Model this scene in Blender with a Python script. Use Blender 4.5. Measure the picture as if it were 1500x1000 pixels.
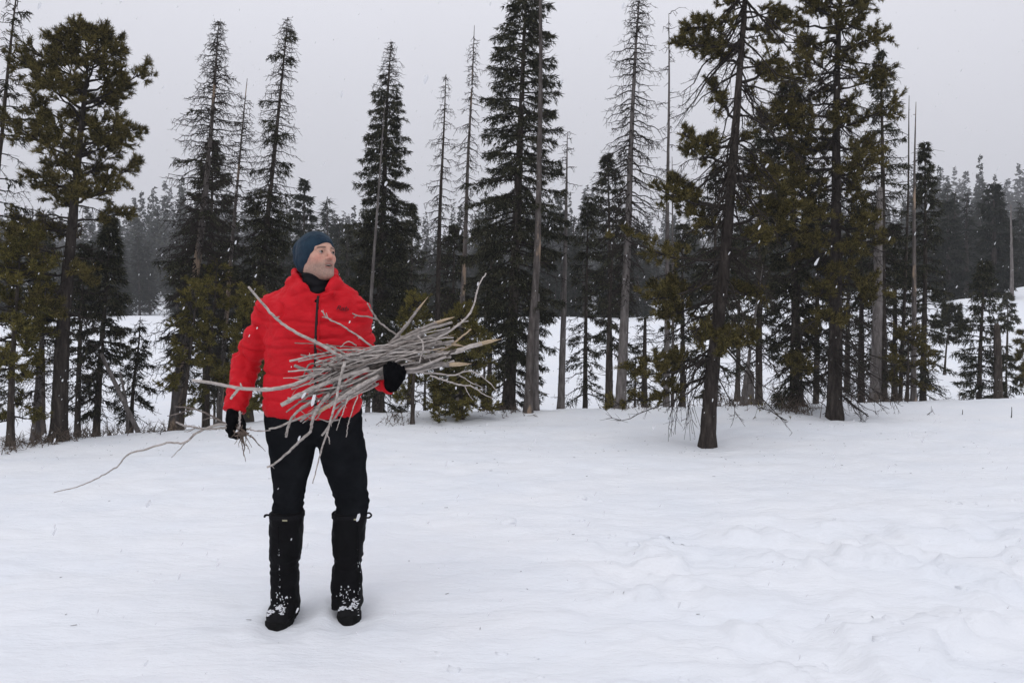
import bpy, math, random
import numpy as np
from mathutils import Vector

# ------------------------------------------------------------------ camera, world, sun, exposure
for o in list(bpy.data.objects):
    bpy.data.objects.remove(o, do_unlink=True)
scene = bpy.context.scene
COL = scene.collection

FPX, CX, CY, HORIZON = 1155.0, 750.0, 500.0, 440.0
CAM_Z = 1.5
PITCH = math.atan((CY - HORIZON) / FPX)
cam_d = bpy.data.cameras.new('camera')
cam_d.sensor_width = 36.0
cam_d.lens = 36.0 * FPX / 1500.0
cam_d.clip_start = 0.05
cam_d.clip_end = 3000
cam = bpy.data.objects.new('camera', cam_d)
COL.objects.link(cam)
cam.location = (0, 0, CAM_Z)
cam.rotation_euler = (math.pi / 2 - PITCH, 0, 0)
scene.camera = cam

SUN_EL, SUN_AZ = math.radians(62), math.radians(205)
world = bpy.data.worlds.new('World')
scene.world = world
world.use_nodes = True
wn, wl = world.node_tree.nodes, world.node_tree.links
wn.clear()
w_out = wn.new('ShaderNodeOutputWorld')
w_bg = wn.new('ShaderNodeBackground')
w_bg.inputs['Strength'].default_value = 0.1
sky = wn.new('ShaderNodeTexSky')
sky.sky_type = 'NISHITA'
sky.sun_disc = False
sky.sun_elevation = SUN_EL
sky.sun_rotation = SUN_AZ
sky.air_density = 1.0
sky.dust_density = 4.0
hs = wn.new('ShaderNodeHueSaturation')
hs.inputs['Saturation'].default_value = 0.25
wl.new(sky.outputs['Color'], hs.inputs['Color'])
# thick cloud deck: luminance rises from the horizon to the zenith as under any overcast sky
tc = wn.new('ShaderNodeTexCoord')
sep = wn.new('ShaderNodeSeparateXYZ')
wl.new(tc.outputs['Generated'], sep.inputs[0])
mr = wn.new('ShaderNodeMapRange')
mr.inputs['From Min'].default_value = 0.0
mr.inputs['From Max'].default_value = 0.45
mr.inputs['To Min'].default_value = 5.2
mr.inputs['To Max'].default_value = 9.3
wl.new(sep.outputs['Z'], mr.inputs['Value'])
cl = wn.new('ShaderNodeTexNoise')
cl.inputs['Scale'].default_value = 2.2
cl.inputs['Detail'].default_value = 3.0
wl.new(tc.outputs['Generated'], cl.inputs['Vector'])
clr = wn.new('ShaderNodeMapRange')
clr.inputs['To Min'].default_value = 0.95
clr.inputs['To Max'].default_value = 1.05
wl.new(cl.outputs['Fac'], clr.inputs['Value'])
mul = wn.new('ShaderNodeMath'); mul.operation = 'MULTIPLY'
wl.new(mr.outputs[0], mul.inputs[0]); wl.new(clr.outputs[0], mul.inputs[1])
vm = wn.new('ShaderNodeVectorMath'); vm.operation = 'SCALE'
vm.inputs[0].default_value = (0.985, 0.99, 1.075)
wl.new(mul.outputs[0], vm.inputs['Scale'])
mx = wn.new('ShaderNodeMix'); mx.data_type = 'RGBA'
mx.inputs['Factor'].default_value = 0.93
wl.new(hs.outputs['Color'], mx.inputs['A'])
wl.new(vm.outputs[0], mx.inputs['B'])
wl.new(mx.outputs['Result'], w_bg.inputs['Color'])
wl.new(w_bg.outputs[0], w_out.inputs['Surface'])

sun_d = bpy.data.lights.new('sun', 'SUN')
sun_d.energy = 0.6
sun_d.angle = math.radians(50)
sun_d.color = (1.0, 0.97, 0.93)
sun = bpy.data.objects.new('sun', sun_d)
COL.objects.link(sun)
sun.rotation_euler = (math.pi / 2 - SUN_EL, 0, math.pi - SUN_AZ)
sun.location = (0, 0, 30)

vs = scene.view_settings
vs.view_transform = 'Standard'
vs.look = 'None'
vs.exposure = 0.0
vs.gamma = 1.0
vs.use_curve_mapping = False
scene.cycles.use_denoising = True
scene.cycles.max_bounces = 8
scene.cycles.diffuse_bounces = 4
scene.cycles.volume_bounces = 1

# ------------------------------------------------------------------ helpers
RNG = np.random.default_rng(7)
SP, CP = math.sin(PITCH), math.cos(PITCH)


def W(px, py, Y):
    """world point seen at photo pixel (px, py), standing Y metres ahead"""
    u, v = (px - CX) / FPX, (CY - py) / FPX
    t = Y / (CP + v * SP)
    return np.array([u * t, Y, CAM_Z + t * (v * CP - SP)])


def mpp(Y):
    return Y / FPX


def tag(o, label=None, cat=None, group=None, kind=None):
    if label: o['label'] = label
    if cat: o['category'] = cat
    if group: o['group'] = group
    if kind: o['kind'] = kind
    return o


def empty(name, loc):
    o = bpy.data.objects.new(name, None)
    o.empty_display_size = 0.2
    o.location = tuple(float(c) for c in loc)
    COL.objects.link(o)
    return o


def make_mesh(name, V, F, mat=None, smooth=False):
    V = np.ascontiguousarray(V, dtype=np.float32)
    F = np.ascontiguousarray(F, dtype=np.int32)
    me = bpy.data.meshes.new(name)
    n, k = F.shape
    me.vertices.add(len(V)); me.vertices.foreach_set('co', V.ravel())
    me.loops.add(n * k); me.loops.foreach_set('vertex_index', F.ravel())
    me.polygons.add(n)
    me.polygons.foreach_set('loop_start', np.arange(0, n * k, k, dtype=np.int32))
    me.polygons.foreach_set('use_smooth', np.full(n, smooth, dtype=bool))
    me.update(calc_edges=True)
    if mat: me.materials.append(mat)
    return me


def add_obj(name, me, parent=None, loc=None):
    o = bpy.data.objects.new(name, me)
    COL.objects.link(o)
    if parent: o.parent = parent
    if loc is not None: o.location = tuple(float(c) for c in loc)
    return o


class Buf:
    """collects triangles"""
    def __init__(self): self.v, self.f, self.n = [], [], 0

    def add(self, V, F):
        V = np.asarray(V, float).reshape(-1, 3)
        F = np.asarray(F, int)
        if F.shape[1] == 4:
            F = np.vstack([F[:, [0, 1, 2]], F[:, [0, 2, 3]]])
        self.v.append(V); self.f.append(F + self.n); self.n += len(V)

    def mesh(self, name, mat, smooth=False, origin=(0, 0, 0)):
        if not self.v: return None
        return make_mesh(name, np.vstack(self.v) - np.array(origin), np.vstack(self.f), mat, smooth)


def norm(a):
    return a / (np.linalg.norm(a, axis=-1, keepdims=True) + 1e-12)


def tube(buf, P, R, k=6, rough=0.0, cap=True, rng=RNG, flat=None):
    P = np.asarray(P, float); n = len(P)
    R = np.broadcast_to(np.asarray(R, float), (n,))
    T = norm(np.gradient(P, axis=0))
    ref = np.array([0.3, 1.0, 0.13]) if abs(T[n // 2][1]) < 0.85 else np.array([1.0, 0.2, 0.1])
    A = norm(np.cross(T, ref)); B = np.cross(T, A)
    ang = np.linspace(0, 2 * math.pi, k, endpoint=False)
    rr = R[:, None] * (1 + rough * rng.standard_normal((n, k)))
    V = P[:, None, :] + rr[..., None] * (np.cos(ang)[None, :, None] * A[:, None, :] + np.sin(ang)[None, :, None] * B[:, None, :])
    i = np.arange(n - 1)[:, None]; j = np.arange(k)[None, :]
    a = i * k + j; b = i * k + (j + 1) % k
    F = np.stack([a, b, b + k, a + k], -1).reshape(-1, 4)
    V = V.reshape(-1, 3)
    buf.add(V, F)
    if cap:
        m = buf.n
        buf.add(np.vstack([P[0] - T[0] * R[0] * 0.3, P[-1] + T[-1] * R[-1] * 0.5]), np.zeros((0, 3), int))
        j = np.arange(k); s0 = m - n * k; e0 = m - k
        buf.f.append(np.stack([np.full(k, m), s0 + (j + 1) % k, s0 + j], -1))
        buf.f.append(np.stack([np.full(k, m + 1), e0 + j, e0 + (j + 1) % k], -1))


def prisms(buf, P0, P1, r0, r1):
    """many three-sided tapering twigs at once"""
    P0 = np.asarray(P0, float); P1 = np.asarray(P1, float); N = len(P0)
    if N == 0: return
    r0 = np.broadcast_to(r0, (N,)); r1 = np.broadcast_to(r1, (N,))
    T = norm(P1 - P0)
    ref = np.tile(np.array([0.31, 0.9, 0.2]), (N, 1))
    ref[np.abs((T * norm(ref)).sum(1)) > 0.9] = (1, 0, 0.1)
    A = norm(np.cross(T, ref)); B = np.cross(T, A)
    V = np.zeros((N, 6, 3))
    for q in range(3):
        c, s = math.cos(q * 2.0944), math.sin(q * 2.0944)
        V[:, q] = P0 + r0[:, None] * (c * A + s * B)
        V[:, 3 + q] = P1 + r1[:, None] * (c * A + s * B)
    base = (np.arange(N) * 6)[:, None]
    F = np.vstack([base + np.array([[q, (q + 1) % 3, 3 + (q + 1) % 3, 3 + q]]) for q in range(3)])
    buf.add(V.reshape(-1, 3), F)


def leaves(buf, P, D, L, Wd, rng=RNG):
    """slim needle sprays: one tapering face each"""
    P = np.asarray(P, float); N = len(P)
    if N == 0: return
    D = norm(np.asarray(D, float))
    S = norm(np.cross(D, rng.standard_normal((N, 3))))
    L = np.broadcast_to(L, (N,))[:, None]; Wd = np.broadcast_to(Wd, (N,))[:, None]
    V = np.stack([P - S * Wd * 0.5, P + S * Wd * 0.5, P + D * L], 1)
    buf.add(V.reshape(-1, 3), np.arange(N * 3).reshape(-1, 3))


def tufts(buf, P, D, n, L, Wd, spread, rng=RNG):
    N = len(P)
    if N == 0: return
    Pn = np.repeat(P, n, 0) + rng.normal(0, L * 0.10, (N * n, 3))
    Dn = np.repeat(norm(D), n, 0) + spread * norm(rng.standard_normal((N * n, 3)))
    leaves(buf, Pn, Dn, L * rng.uniform(0.7, 1.15, N * n), Wd, rng)


# ---- value noise
_H = RNG.random(65536)


def vnoise(x, y, z=0.0, seed=0):
    x, y, z = np.broadcast_arrays(np.asarray(x, float), np.asarray(y, float), np.asarray(z, float))
    xi, yi, zi = np.floor(x), np.floor(y), np.floor(z)
    fx, fy, fz = x - xi, y - yi, z - zi
    fx = fx * fx * (3 - 2 * fx); fy = fy * fy * (3 - 2 * fy); fz = fz * fz * (3 - 2 * fz)
    xi = xi.astype(np.int64); yi = yi.astype(np.int64); zi = zi.astype(np.int64)

    def h(a, b, c):
        return _H[(a * 73856093 ^ b * 19349663 ^ c * 83492791 ^ (seed * 7919 + 13)) & 65535]
    r = 0
    for dx in (0, 1):
        for dy in (0, 1):
            for dz in (0, 1):
                r = r + h(xi + dx, yi + dy, zi + dz) * (fx if dx else 1 - fx) * (fy if dy else 1 - fy) * (fz if dz else 1 - fz)
    return r * 2 - 1


def sstep(a, b, x):
    t = np.clip((x - a) / (b - a), 0, 1)
    return t * t * (3 - 2 * t)


# ------------------------------------------------------------------ materials
def new_mat(name):
    m = bpy.data.materials.new(name); m.use_nodes = True
    nt = m.node_tree
    return m, nt.nodes, nt.links, nt.nodes['Principled BSDF']


def ramp(nodes, links, fac, stops):
    r = nodes.new('ShaderNodeValToRGB')
    links.new(fac, r.inputs['Fac'])
    el = r.color_ramp.elements
    while len(el) < len(stops): el.new(0.5)
    for e, (p, c) in zip(el, stops):
        e.position = p; e.color = (*c, 1)
    return r.outputs['Color']


def noise(nodes, links, scale, detail=4.0, vec=None, rough=0.55):
    n = nodes.new('ShaderNodeTexNoise')
    n.inputs['Scale'].default_value = scale
    n.inputs['Detail'].default_value = detail
    n.inputs['Roughness'].default_value = rough
    if vec is not None: links.new(vec, n.inputs['Vector'])
    return n


def coords(nodes, links, scale=(1, 1, 1), kind='Object'):
    t = nodes.new('ShaderNodeTexCoord')
    mp = nodes.new('ShaderNodeMapping')
    mp.inputs['Scale'].default_value = scale
    links.new(t.outputs[kind], mp.inputs['Vector'])
    return mp.outputs[0]


def add_bump(nodes, links, p, h, strength, dist):
    b = nodes.new('ShaderNodeBump')
    b.inputs['Strength'].default_value = strength
    b.inputs['Distance'].default_value = dist
    links.new(h, b.inputs['Height'])
    links.new(b.outputs[0], p.inputs['Normal'])
    return b


def simple(name, c1, c2, scale, rough=0.7, bump=0.3, dist=0.003, stretch=(1, 1, 1), detail=5, spec=0.3, bscale=None):
    m, n, l, p = new_mat(name)
    v = coords(n, l, stretch)
    t = noise(n, l, scale, detail, v)
    l.new(ramp(n, l, t.outputs['Fac'], [(0.3, c1), (0.72, c2)]), p.inputs['Base Color'])
    p.inputs['Roughness'].default_value = rough
    p.inputs['Specular IOR Level'].default_value = spec
    if bump:
        t2 = t if bscale is None else noise(n, l, bscale, detail, v)
        add_bump(n, l, p, t2.outputs['Fac'], bump, dist)
    return m


def foliage(name, stops, rough=0.65):
    m, n, l, p = new_mat(name)
    g = n.new('ShaderNodeNewGeometry')
    t = noise(n, l, 3.0, 2.0, coords(n, l))
    a = n.new('ShaderNodeMath'); a.operation = 'MULTIPLY_ADD'
    l.new(t.outputs['Fac'], a.inputs[0]); a.inputs[1].default_value = 0.9
    b = n.new('ShaderNodeMath'); b.operation = 'MULTIPLY_ADD'
    l.new(g.outputs['Random Per Island'], b.inputs[0]); b.inputs[1].default_value = 0.9; b.inputs[2].default_value = -0.42
    l.new(b.outputs[0], a.inputs[2])
    l.new(ramp(n, l, a.outputs[0], stops), p.inputs['Base Color'])
    p.inputs['Roughness'].default_value = rough
    p.inputs['Specular IOR Level'].default_value = 0.0
    return m


def bark(name, c1, c2, c3, patch=None):
    m, n, l, p = new_mat(name)
    v = coords(n, l, (14, 14, 3.2))
    t = noise(n, l, 1.6, 7.0, v, 0.65)
    vo = n.new('ShaderNodeTexVoronoi'); vo.inputs['Scale'].default_value = 2.6
    l.new(v, vo.inputs['Vector'])
    col = ramp(n, l, t.outputs['Fac'], [(0.25, c1), (0.5, c2), (0.78, c3)])
    if patch:
        t2 = noise(n, l, 1.1, 4.0, coords(n, l, (3, 3, 1.0)))
        f = n.new('ShaderNodeMapRange')
        f.inputs['From Min'].default_value = patch[1]; f.inputs['From Max'].default_value = patch[1] + 0.05
        l.new(t2.outputs['Fac'], f.inputs['Value'])
        mixn = n.new('ShaderNodeMix'); mixn.data_type = 'RGBA'
        l.new(f.outputs[0], mixn.inputs['Factor'])
        l.new(col, mixn.inputs['A'])
        t3 = noise(n, l, 2.0, 5.0, coords(n, l, (40, 40, 2.0)))
        l.new(ramp(n, l, t3.outputs['Fac'], [(0.3, tuple(c * 0.75 for c in patch[0])), (0.7, patch[0])]), mixn.inputs['B'])
        col = mixn.outputs['Result']
    l.new(col, p.inputs['Base Color'])
    p.inputs['Roughness'].default_value = 0.95
    p.inputs['Specular IOR Level'].default_value = 0.0
    s = n.new('ShaderNodeMath'); s.operation = 'ADD'
    l.new(t.outputs['Fac'], s.inputs[0]); l.new(vo.outputs['Distance'], s.inputs[1])
    add_bump(n, l, p, s.outputs[0], 0.9, 0.012)
    return m


M = {}
M['pine'] = foliage('pine_needles', [(0.12, (0.022, 0.021, 0.010)), (0.42, (0.082, 0.072, 0.025)), (0.85, (0.178, 0.142, 0.050))])
M['pine_young'] = foliage('young_pine_needles', [(0.12, (0.034, 0.036, 0.014)), (0.42, (0.105, 0.095, 0.028)), (0.85, (0.22, 0.18, 0.052))])
M['spruce'] = foliage('spruce_needles', [(0.12, (0.014, 0.017, 0.011)), (0.5, (0.034, 0.036, 0.022)), (0.88, (0.085, 0.080, 0.050))])
M['lichen'] = foliage('dead_twigs_and_lichen', [(0.15, (0.022, 0.019, 0.015)), (0.5, (0.048, 0.041, 0.033)), (0.85, (0.10, 0.088, 0.072))])
M['far'] = foliage('far_needles', [(0.15, (0.016, 0.019, 0.015)), (0.5, (0.030, 0.033, 0.025)), (0.85, (0.050, 0.052, 0.040))])
M['bark'] = bark('dark_bark', (0.020, 0.016, 0.014), (0.060, 0.050, 0.043), (0.13, 0.11, 0.095))
M['bark_pine'] = bark('pine_bark', (0.014, 0.012, 0.011), (0.042, 0.035, 0.031), (0.10, 0.084, 0.074), ((0.36, 0.22, 0.10), 0.73))
M['bark_grey'] = bark('grey_dead_bark', (0.060, 0.053, 0.050), (0.15, 0.135, 0.128), (0.27, 0.25, 0.24))
M['bark_bare'] = bark('peeled_dead_wood', (0.045, 0.039, 0.036), (0.12, 0.105, 0.097), (0.22, 0.20, 0.19), ((0.40, 0.30, 0.22), 0.545))
M['twig'] = simple('twig_bark', (0.018, 0.015, 0.013), (0.055, 0.047, 0.041), 30, 0.9, 0, spec=0.0)
M['brush'] = simple('dry_brush', (0.06, 0.048, 0.04), (0.17, 0.135, 0.105), 12, 0.9, 0, spec=0.0)

# ------------------------------------------------------------------ ground
def ground_big(x, y):
    x = np.asarray(x, float); y = np.asarray(y, float)
    yc = 10.75 - 1.75 * sstep(-1.5, -5.5, x)               # crest of the clearing
    z0 = -0.05 * sstep(3, 10, y) + 0.022 * np.clip(x, 0, 10) * sstep(4, 11, y)
    z0 = z0 - 0.03 * np.clip(-x - 3, 0, 3) * sstep(5, 9, y)
    over = np.clip(y - yc, 0, None)
    dip = -1.15 * sstep(-0.15, 5.6, over) * (1 - 0.35 * sstep(4, 9, x))
    bank_top = 1.80 + 0.55 * sstep(6, 15, x) * 1.0 + 0.10 * np.sin(x * 0.35 + 1.0)
    rise = bank_top * sstep(22.0, 33.5, y)
    z = z0 * (1 - sstep(14, 26, y)) + dip + rise
    z = z + 0.16 * vnoise(x * 0.33 + 5, y * 0.33, 0, 3) * sstep(13, 20, y)
    # rounded drifts on the right-hand bank
    z = z + 0.42 * vnoise(x * 0.45, y * 0.40 + 9, 0, 8) * sstep(5, 10, x) * sstep(15, 20, y) * (1 - sstep(36, 45, y))
    far = np.clip(y - 46, 0, 220)
    z = z - 0.9 * sstep(35, 42, y) + far * (0.030 + 0.042 * sstep(5, 90, x) + 0.012 * sstep(-10, -70, x))
    return z


def lumps(x, y):
    """trodden and thrown snow at the right"""
    m = sstep(-0.4, 0.9, x - 0.10 * (y - 3)) * sstep(2.0, 2.8, y) * (1 - sstep(4.6, 6.0, y))
    a = vnoise(x * 4.6, y * 4.6, 0, 21); b = vnoise(x * 10.0, y * 10.0, 0, 22); c = vnoise(x * 1.5, y * 1.5, 0, 24)
    blk = sstep(0.10, 0.30, a + 0.35 * b) * 0.048
    hol = -sstep(0.15, 0.5, -a + 0.3 * b) * 0.04
    patch = 0.35 + 0.65 * sstep(-0.25, 0.35, c)
    d_ = vnoise(x * 13, y * 13, 0, 25)
    return m * patch * (0.85 * blk + 0.85 * hol + 0.013 * b + 0.010 * d_ + 0.02 * c)


def ground_z(x, y):
    x = np.asarray(x, float); y = np.asarray(y, float)
    near = (1 - sstep(14, 24, y))
    z = ground_big(x, y)
    z = z + near * (0.020 * vnoise(x * 0.8, y * 1.6, 0, 1) + 0.010 * vnoise(x * 2.3 + 0.6 * y, y * 5.5, 0, 2)
                    + 0.0090 * vnoise(x * 4.5 - 0.8 * y, y * 13.0, 0, 4) + 0.0060 * vnoise(x * 9, y * 22, 0, 5) + 0.004 * vnoise(x * 16 + y, y * 20, 0, 6))
    sof = 0.010 * sstep(0.45, 0.8, vnoise(x * 3.4, y * 4.2, 0, 31)) * near
    z = z + lumps(x, y) - sof
    # the snow hollows a little round the two foreground trunks
    for tx, ty in ((2.07, 8.4), (4.09, 10.0)):
        z = z - 0.05 * np.exp(-((x - tx) ** 2 + (y - ty) ** 2) / 0.25)
    # trodden hollows where the man stands
    for tx, ty in ((-1.04, 3.63), (-0.765, 3.71)):
        d2 = ((x - tx) / 0.11) ** 2 + ((y - ty) / 0.21) ** 2
        z = z - 0.028 * np.exp(-d2 ** 2) + 0.010 * np.exp(-(np.sqrt(d2) - 1.5) ** 2 * 6)
    return z


def snow_material():
    m, n, l, p = new_mat('snow')
    v = coords(n, l, (1, 1, 1))
    t = noise(n, l, 1.3, 4, v)
    l.new(ramp(n, l, t.outputs['Fac'], [(0.3, (0.765, 0.80, 0.85)), (0.7, (0.82, 0.84, 0.87))]), p.inputs['Base Color'])
    p.inputs['Roughness'].default_value = 0.75
    p.inputs['Specular IOR Level'].default_value = 0.25
    t1 = noise(n, l, 9.0, 6, coords(n, l, (1, 2.6, 1)), 0.6)
    t2 = noise(n, l, 160.0, 3, v, 0.7)
    s = n.new('ShaderNodeMath'); s.operation = 'MULTIPLY_ADD'
    l.new(t2.outputs['Fac'], s.inputs[0]); s.inputs[1].default_value = 0.10
    l.new(t1.outputs['Fac'], s.inputs[2])
    add_bump(n, l, p, s.outputs[0], 0.6, 0.022)
    return m


M['snow'] = snow_material()


def build_ground():
    ys = [-12.0, -7, -4, -2, -0.5]
    y = 0.6
    while y < 260:
        ys.append(y)
        y += 0.034 if y < 4.6 else 0.034 * (y / 4.6) ** 1.45
    ys += [300, 420, 600]
    ys = np.array(ys)
    xs = [0.0]
    while xs[-1] < 260:
        a = xs[-1]
        xs.append(a + (0.040 if a < 3.4 else 0.040 * (a / 3.4) ** 1.8))
    xs += [360, 600]
    xs = np.array(xs); xs = np.concatenate([-xs[::-1], xs[1:]])
    X, Y = np.meshgrid(xs, ys)
    Z = ground_z(X, Y)
    V = np.stack([X, Y, Z], -1).reshape(-1, 3)
    nx, ny = len(xs), len(ys)
    i = np.arange(ny - 1)[:, None] * nx + np.arange(nx - 1)[None, :]
    F = np.stack([i, i + 1, i + 1 + nx, i + nx], -1).reshape(-1, 4)
    o = add_obj('snow_ground', make_mesh('snow_ground', V, F, M['snow'], True))
    tag(o, kind='structure')
    print('ground', nx, ny)


build_ground()


def gz(x, y): return float(ground_z(x, y))


# ------------------------------------------------------------------ trees
def curve_pts(P, n):
    """smooth resampling of a polyline"""
    P = np.asarray(P, float)
    d = np.concatenate([[0], np.cumsum(np.linalg.norm(np.diff(P, axis=0), axis=1))])
    s = np.linspace(0, d[-1], n)
    if len(P) < 3:
        return np.stack([np.interp(s, d, P[:, k]) for k in range(P.shape[1])], -1)
    T = np.gradient(P, d, axis=0)
    idx = np.clip(np.searchsorted(d, s, 'right') - 1, 0, len(P) - 2)
    h = (d[idx + 1] - d[idx])[:, None]; t = ((s - d[idx]) / (d[idx + 1] - d[idx]))[:, None]
    return ((2 * t**3 - 3 * t**2 + 1) * P[idx] + (t**3 - 2 * t**2 + t) * h * T[idx]
            + (-2 * t**3 + 3 * t**2) * P[idx + 1] + (t**3 - t**2) * h * T[idx + 1])


def bough_spruce(bb, fb, o, az, L, e, dens, rng, sc, needle, thin=1):
    """one drooping bough with side twigs full of needle sprays"""
    out = np.array([math.cos(az), math.sin(az), 0.0]); side = np.array([-out[1], out[0], 0])
    curl = rng.uniform(-0.18, 0.18)
    def c(s):
        s = np.asarray(s)[..., None]
        return o + out * L * s + side * L * curl * s * s + np.array([0, 0, 1.0]) * L * (e * s - 0.42 * s**2 + 0.26 * s**3.5)
    ss = np.linspace(0, 1, 6)
    tube(bb, c(ss), np.maximum(0.0028, (0.006 + 0.013 * L) * sc * (1 - 0.85 * ss)), 4, 0.05, False, rng)
    if dens <= 0: return
    K = max(4, int(L / (0.052 * sc)))
    st = np.clip((np.arange(K) + rng.uniform(0.2, 0.8, K)) / K, 0.10, 1)
    st = st[st > 0.16 + 0.16 * rng.random(len(st))]
    P, D, W0 = [], [], []
    for sg in (-1, 1):
        wl_ = np.minimum(0.30 * sc, (0.52 * L * (1.06 - st) + 0.05 * sc)) * rng.uniform(0.6, 1.3, len(st))
        root = c(st)
        hang = rng.uniform(0.05, 1.5, len(st))
        td = norm(out * rng.uniform(0.45, 1.0, (len(st), 1)) + side * sg * 0.8 - np.array([0, 0, 1.0]) * hang[:, None])
        tip = root + td * wl_[:, None]
        prisms(bb, root[::thin], tip[::thin], 0.0028 * sc, 0.0014 * sc)
        m = max(2, int(0.16 * sc / (0.030 * sc) * dens))
        u = rng.random((len(st), m))
        pts = root[:, None] + td[:, None] * (wl_[:, None] * u)[..., None]
        P.append(pts.reshape(-1, 3)); D.append(np.repeat(td, m, 0))
    m2 = max(3, int(L / (0.016 * sc) * dens))
    s2 = rng.uniform(0.30, 1.0, m2)
    P.append(c(s2)); D.append(np.tile(out, (m2, 1)))
    P = np.vstack(P); D = np.vstack(D)
    rep = 2
    P = np.repeat(P, rep, 0); D = np.repeat(D, rep, 0)
    D = D + 0.85 * norm(rng.standard_normal(D.shape)) - np.array([0, 0, 0.30])
    P = P + rng.normal(0, 0.011 * sc, P.shape)
    leaves(fb, P, D, needle[0] * rng.uniform(0.65, 1.4, len(P)), needle[1] * 1.3, rng)


def bough_bare(bb, fb, o, az, L, e, rng, sc, lich=1.0, up=0.0, J=3):
    """dead bough: crooked, with hanging bare twigs"""
    out = np.array([math.cos(az), math.sin(az), 0.0]); side = np.array([-out[1], out[0], 0])
    curl = rng.uniform(-0.35, 0.35)
    n = 7
    s = np.linspace(0, 1, n)[:, None]
    P = o + out * L * s + side * L * curl * s**2 + np.array([0, 0, 1.0]) * L * (e * s - (0.55 - up) * s**2 + 0.35 * s**4)
    P[1:] += rng.normal(0, 0.018 * L + 0.004, (n - 1, 3))
    tube(bb, P, np.maximum(0.0030, (0.0058 + 0.010 * L) * sc * (1 - 0.75 * s[:, 0])), 4, 0.08, False, rng)
    K = max(3, int(L / 0.038 * lich))
    st = rng.uniform(0.12, 1.0, K)
    idx = np.minimum((st * (n - 1)).astype(int), n - 2); fr = (st * (n - 1) - idx)[:, None]
    root = P[idx] * (1 - fr) + P[idx + 1] * fr
    td = norm(out * rng.uniform(0.1, 0.9, (K, 1)) + side * rng.choice([-1, 1], (K, 1)) * rng.uniform(0.2, 0.9, (K, 1))
              + np.array([0, 0, 1.0]) * rng.uniform(-1.25, 0.15, (K, 1)))
    ln = rng.uniform(0.05, 0.20, K)[:, None] * min(1.2, 0.45 + L)
    tip = root + td * ln + np.array([0, 0, -0.3]) * ln * rng.random((K, 1))
    prisms(bb, root, tip, 0.0036 * sc, 0.0017 * sc)
    r2 = np.repeat(root, J, 0); t2 = np.repeat(tip, J, 0); u = rng.uniform(0.3, 1, (K * J, 1))
    p2 = r2 + (t2 - r2) * u
    d2 = norm(np.repeat(td, J, 0) + 0.9 * rng.standard_normal((K * J, 3)))
    prisms(bb, p2, p2 + d2 * rng.uniform(0.02, 0.07, (K * J, 1)), 0.0026 * sc, 0.0013)


def bough_pine(bb, fb, o, az, L, e, dens, rng, sc, needle, up=0.35):
    """pine limb: bare inside, bottle-brush tufts at the ends of its side twigs"""
    out = np.array([math.cos(az), math.sin(az), 0.0]); side = np.array([-out[1], out[0], 0])
    curl = rng.uniform(-0.25, 0.25)
    n = 8
    s = np.linspace(0, 1, n)[:, None]
    P = o + out * L * s + side * L * curl * s**2 + np.array([0, 0, 1.0]) * L * (e * s - 0.30 * s**2 + up * s**3)
    P[1:] += rng.normal(0, 0.016 * L, (n - 1, 3))
    tube(bb, P, np.maximum(0.004, (0.008 + 0.016 * L) * sc * (1 - 0.75 * s[:, 0])), 5, 0.06, False, rng)
    if dens <= 0: return
    K = max(3, int(L / 0.054 * dens) + 2)
    st = rng.uniform(0.26, 1.0, K) ** 0.85
    idx = np.minimum((st * (n - 1)).astype(int), n - 2); fr = (st * (n - 1) - idx)[:, None]
    root = P[idx] * (1 - fr) + P[idx + 1] * fr
    td = norm(out * rng.uniform(0.2, 1.0, (K, 1)) + side * rng.uniform(-1, 1, (K, 1)) + np.array([0, 0, 1.0]) * rng.uniform(-0.35, 0.75, (K, 1)))
    ln = (rng.uniform(0.10, 0.26, K) * min(1.15, 0.5 + L * 0.8))[:, None]
    tip = root + td * ln
    prisms(bb, root, tip, 0.0052 * sc, 0.003 * sc)
    # second order shoots, each ends in a tuft
    J = 5
    r2 = np.repeat(root, J, 0); t2 = np.repeat(tip, J, 0)
    u = np.tile(np.array([0.45, 0.62, 0.80, 0.92, 1.0]), K)[:, None] + rng.uniform(-0.06, 0.0, (K * J, 1))
    p2 = r2 + (t2 - r2) * u
    d2 = norm(np.repeat(td, J, 0) * 0.6 + 0.75 * norm(rng.standard_normal((K * J, 3))) + np.array([0, 0, 0.40]))
    q2 = p2 + d2 * rng.uniform(0.03, 0.08, (K * J, 1))
    prisms(bb, p2, q2, 0.0034 * sc, 0.0026 * sc)
    nn = needle[2]
    for k, fr in enumerate((0.15, 0.55, 0.95)):
        tufts(fb, p2 + (q2 - p2) * fr, d2, nn, needle[0], needle[1], 0.95, rng)


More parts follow.
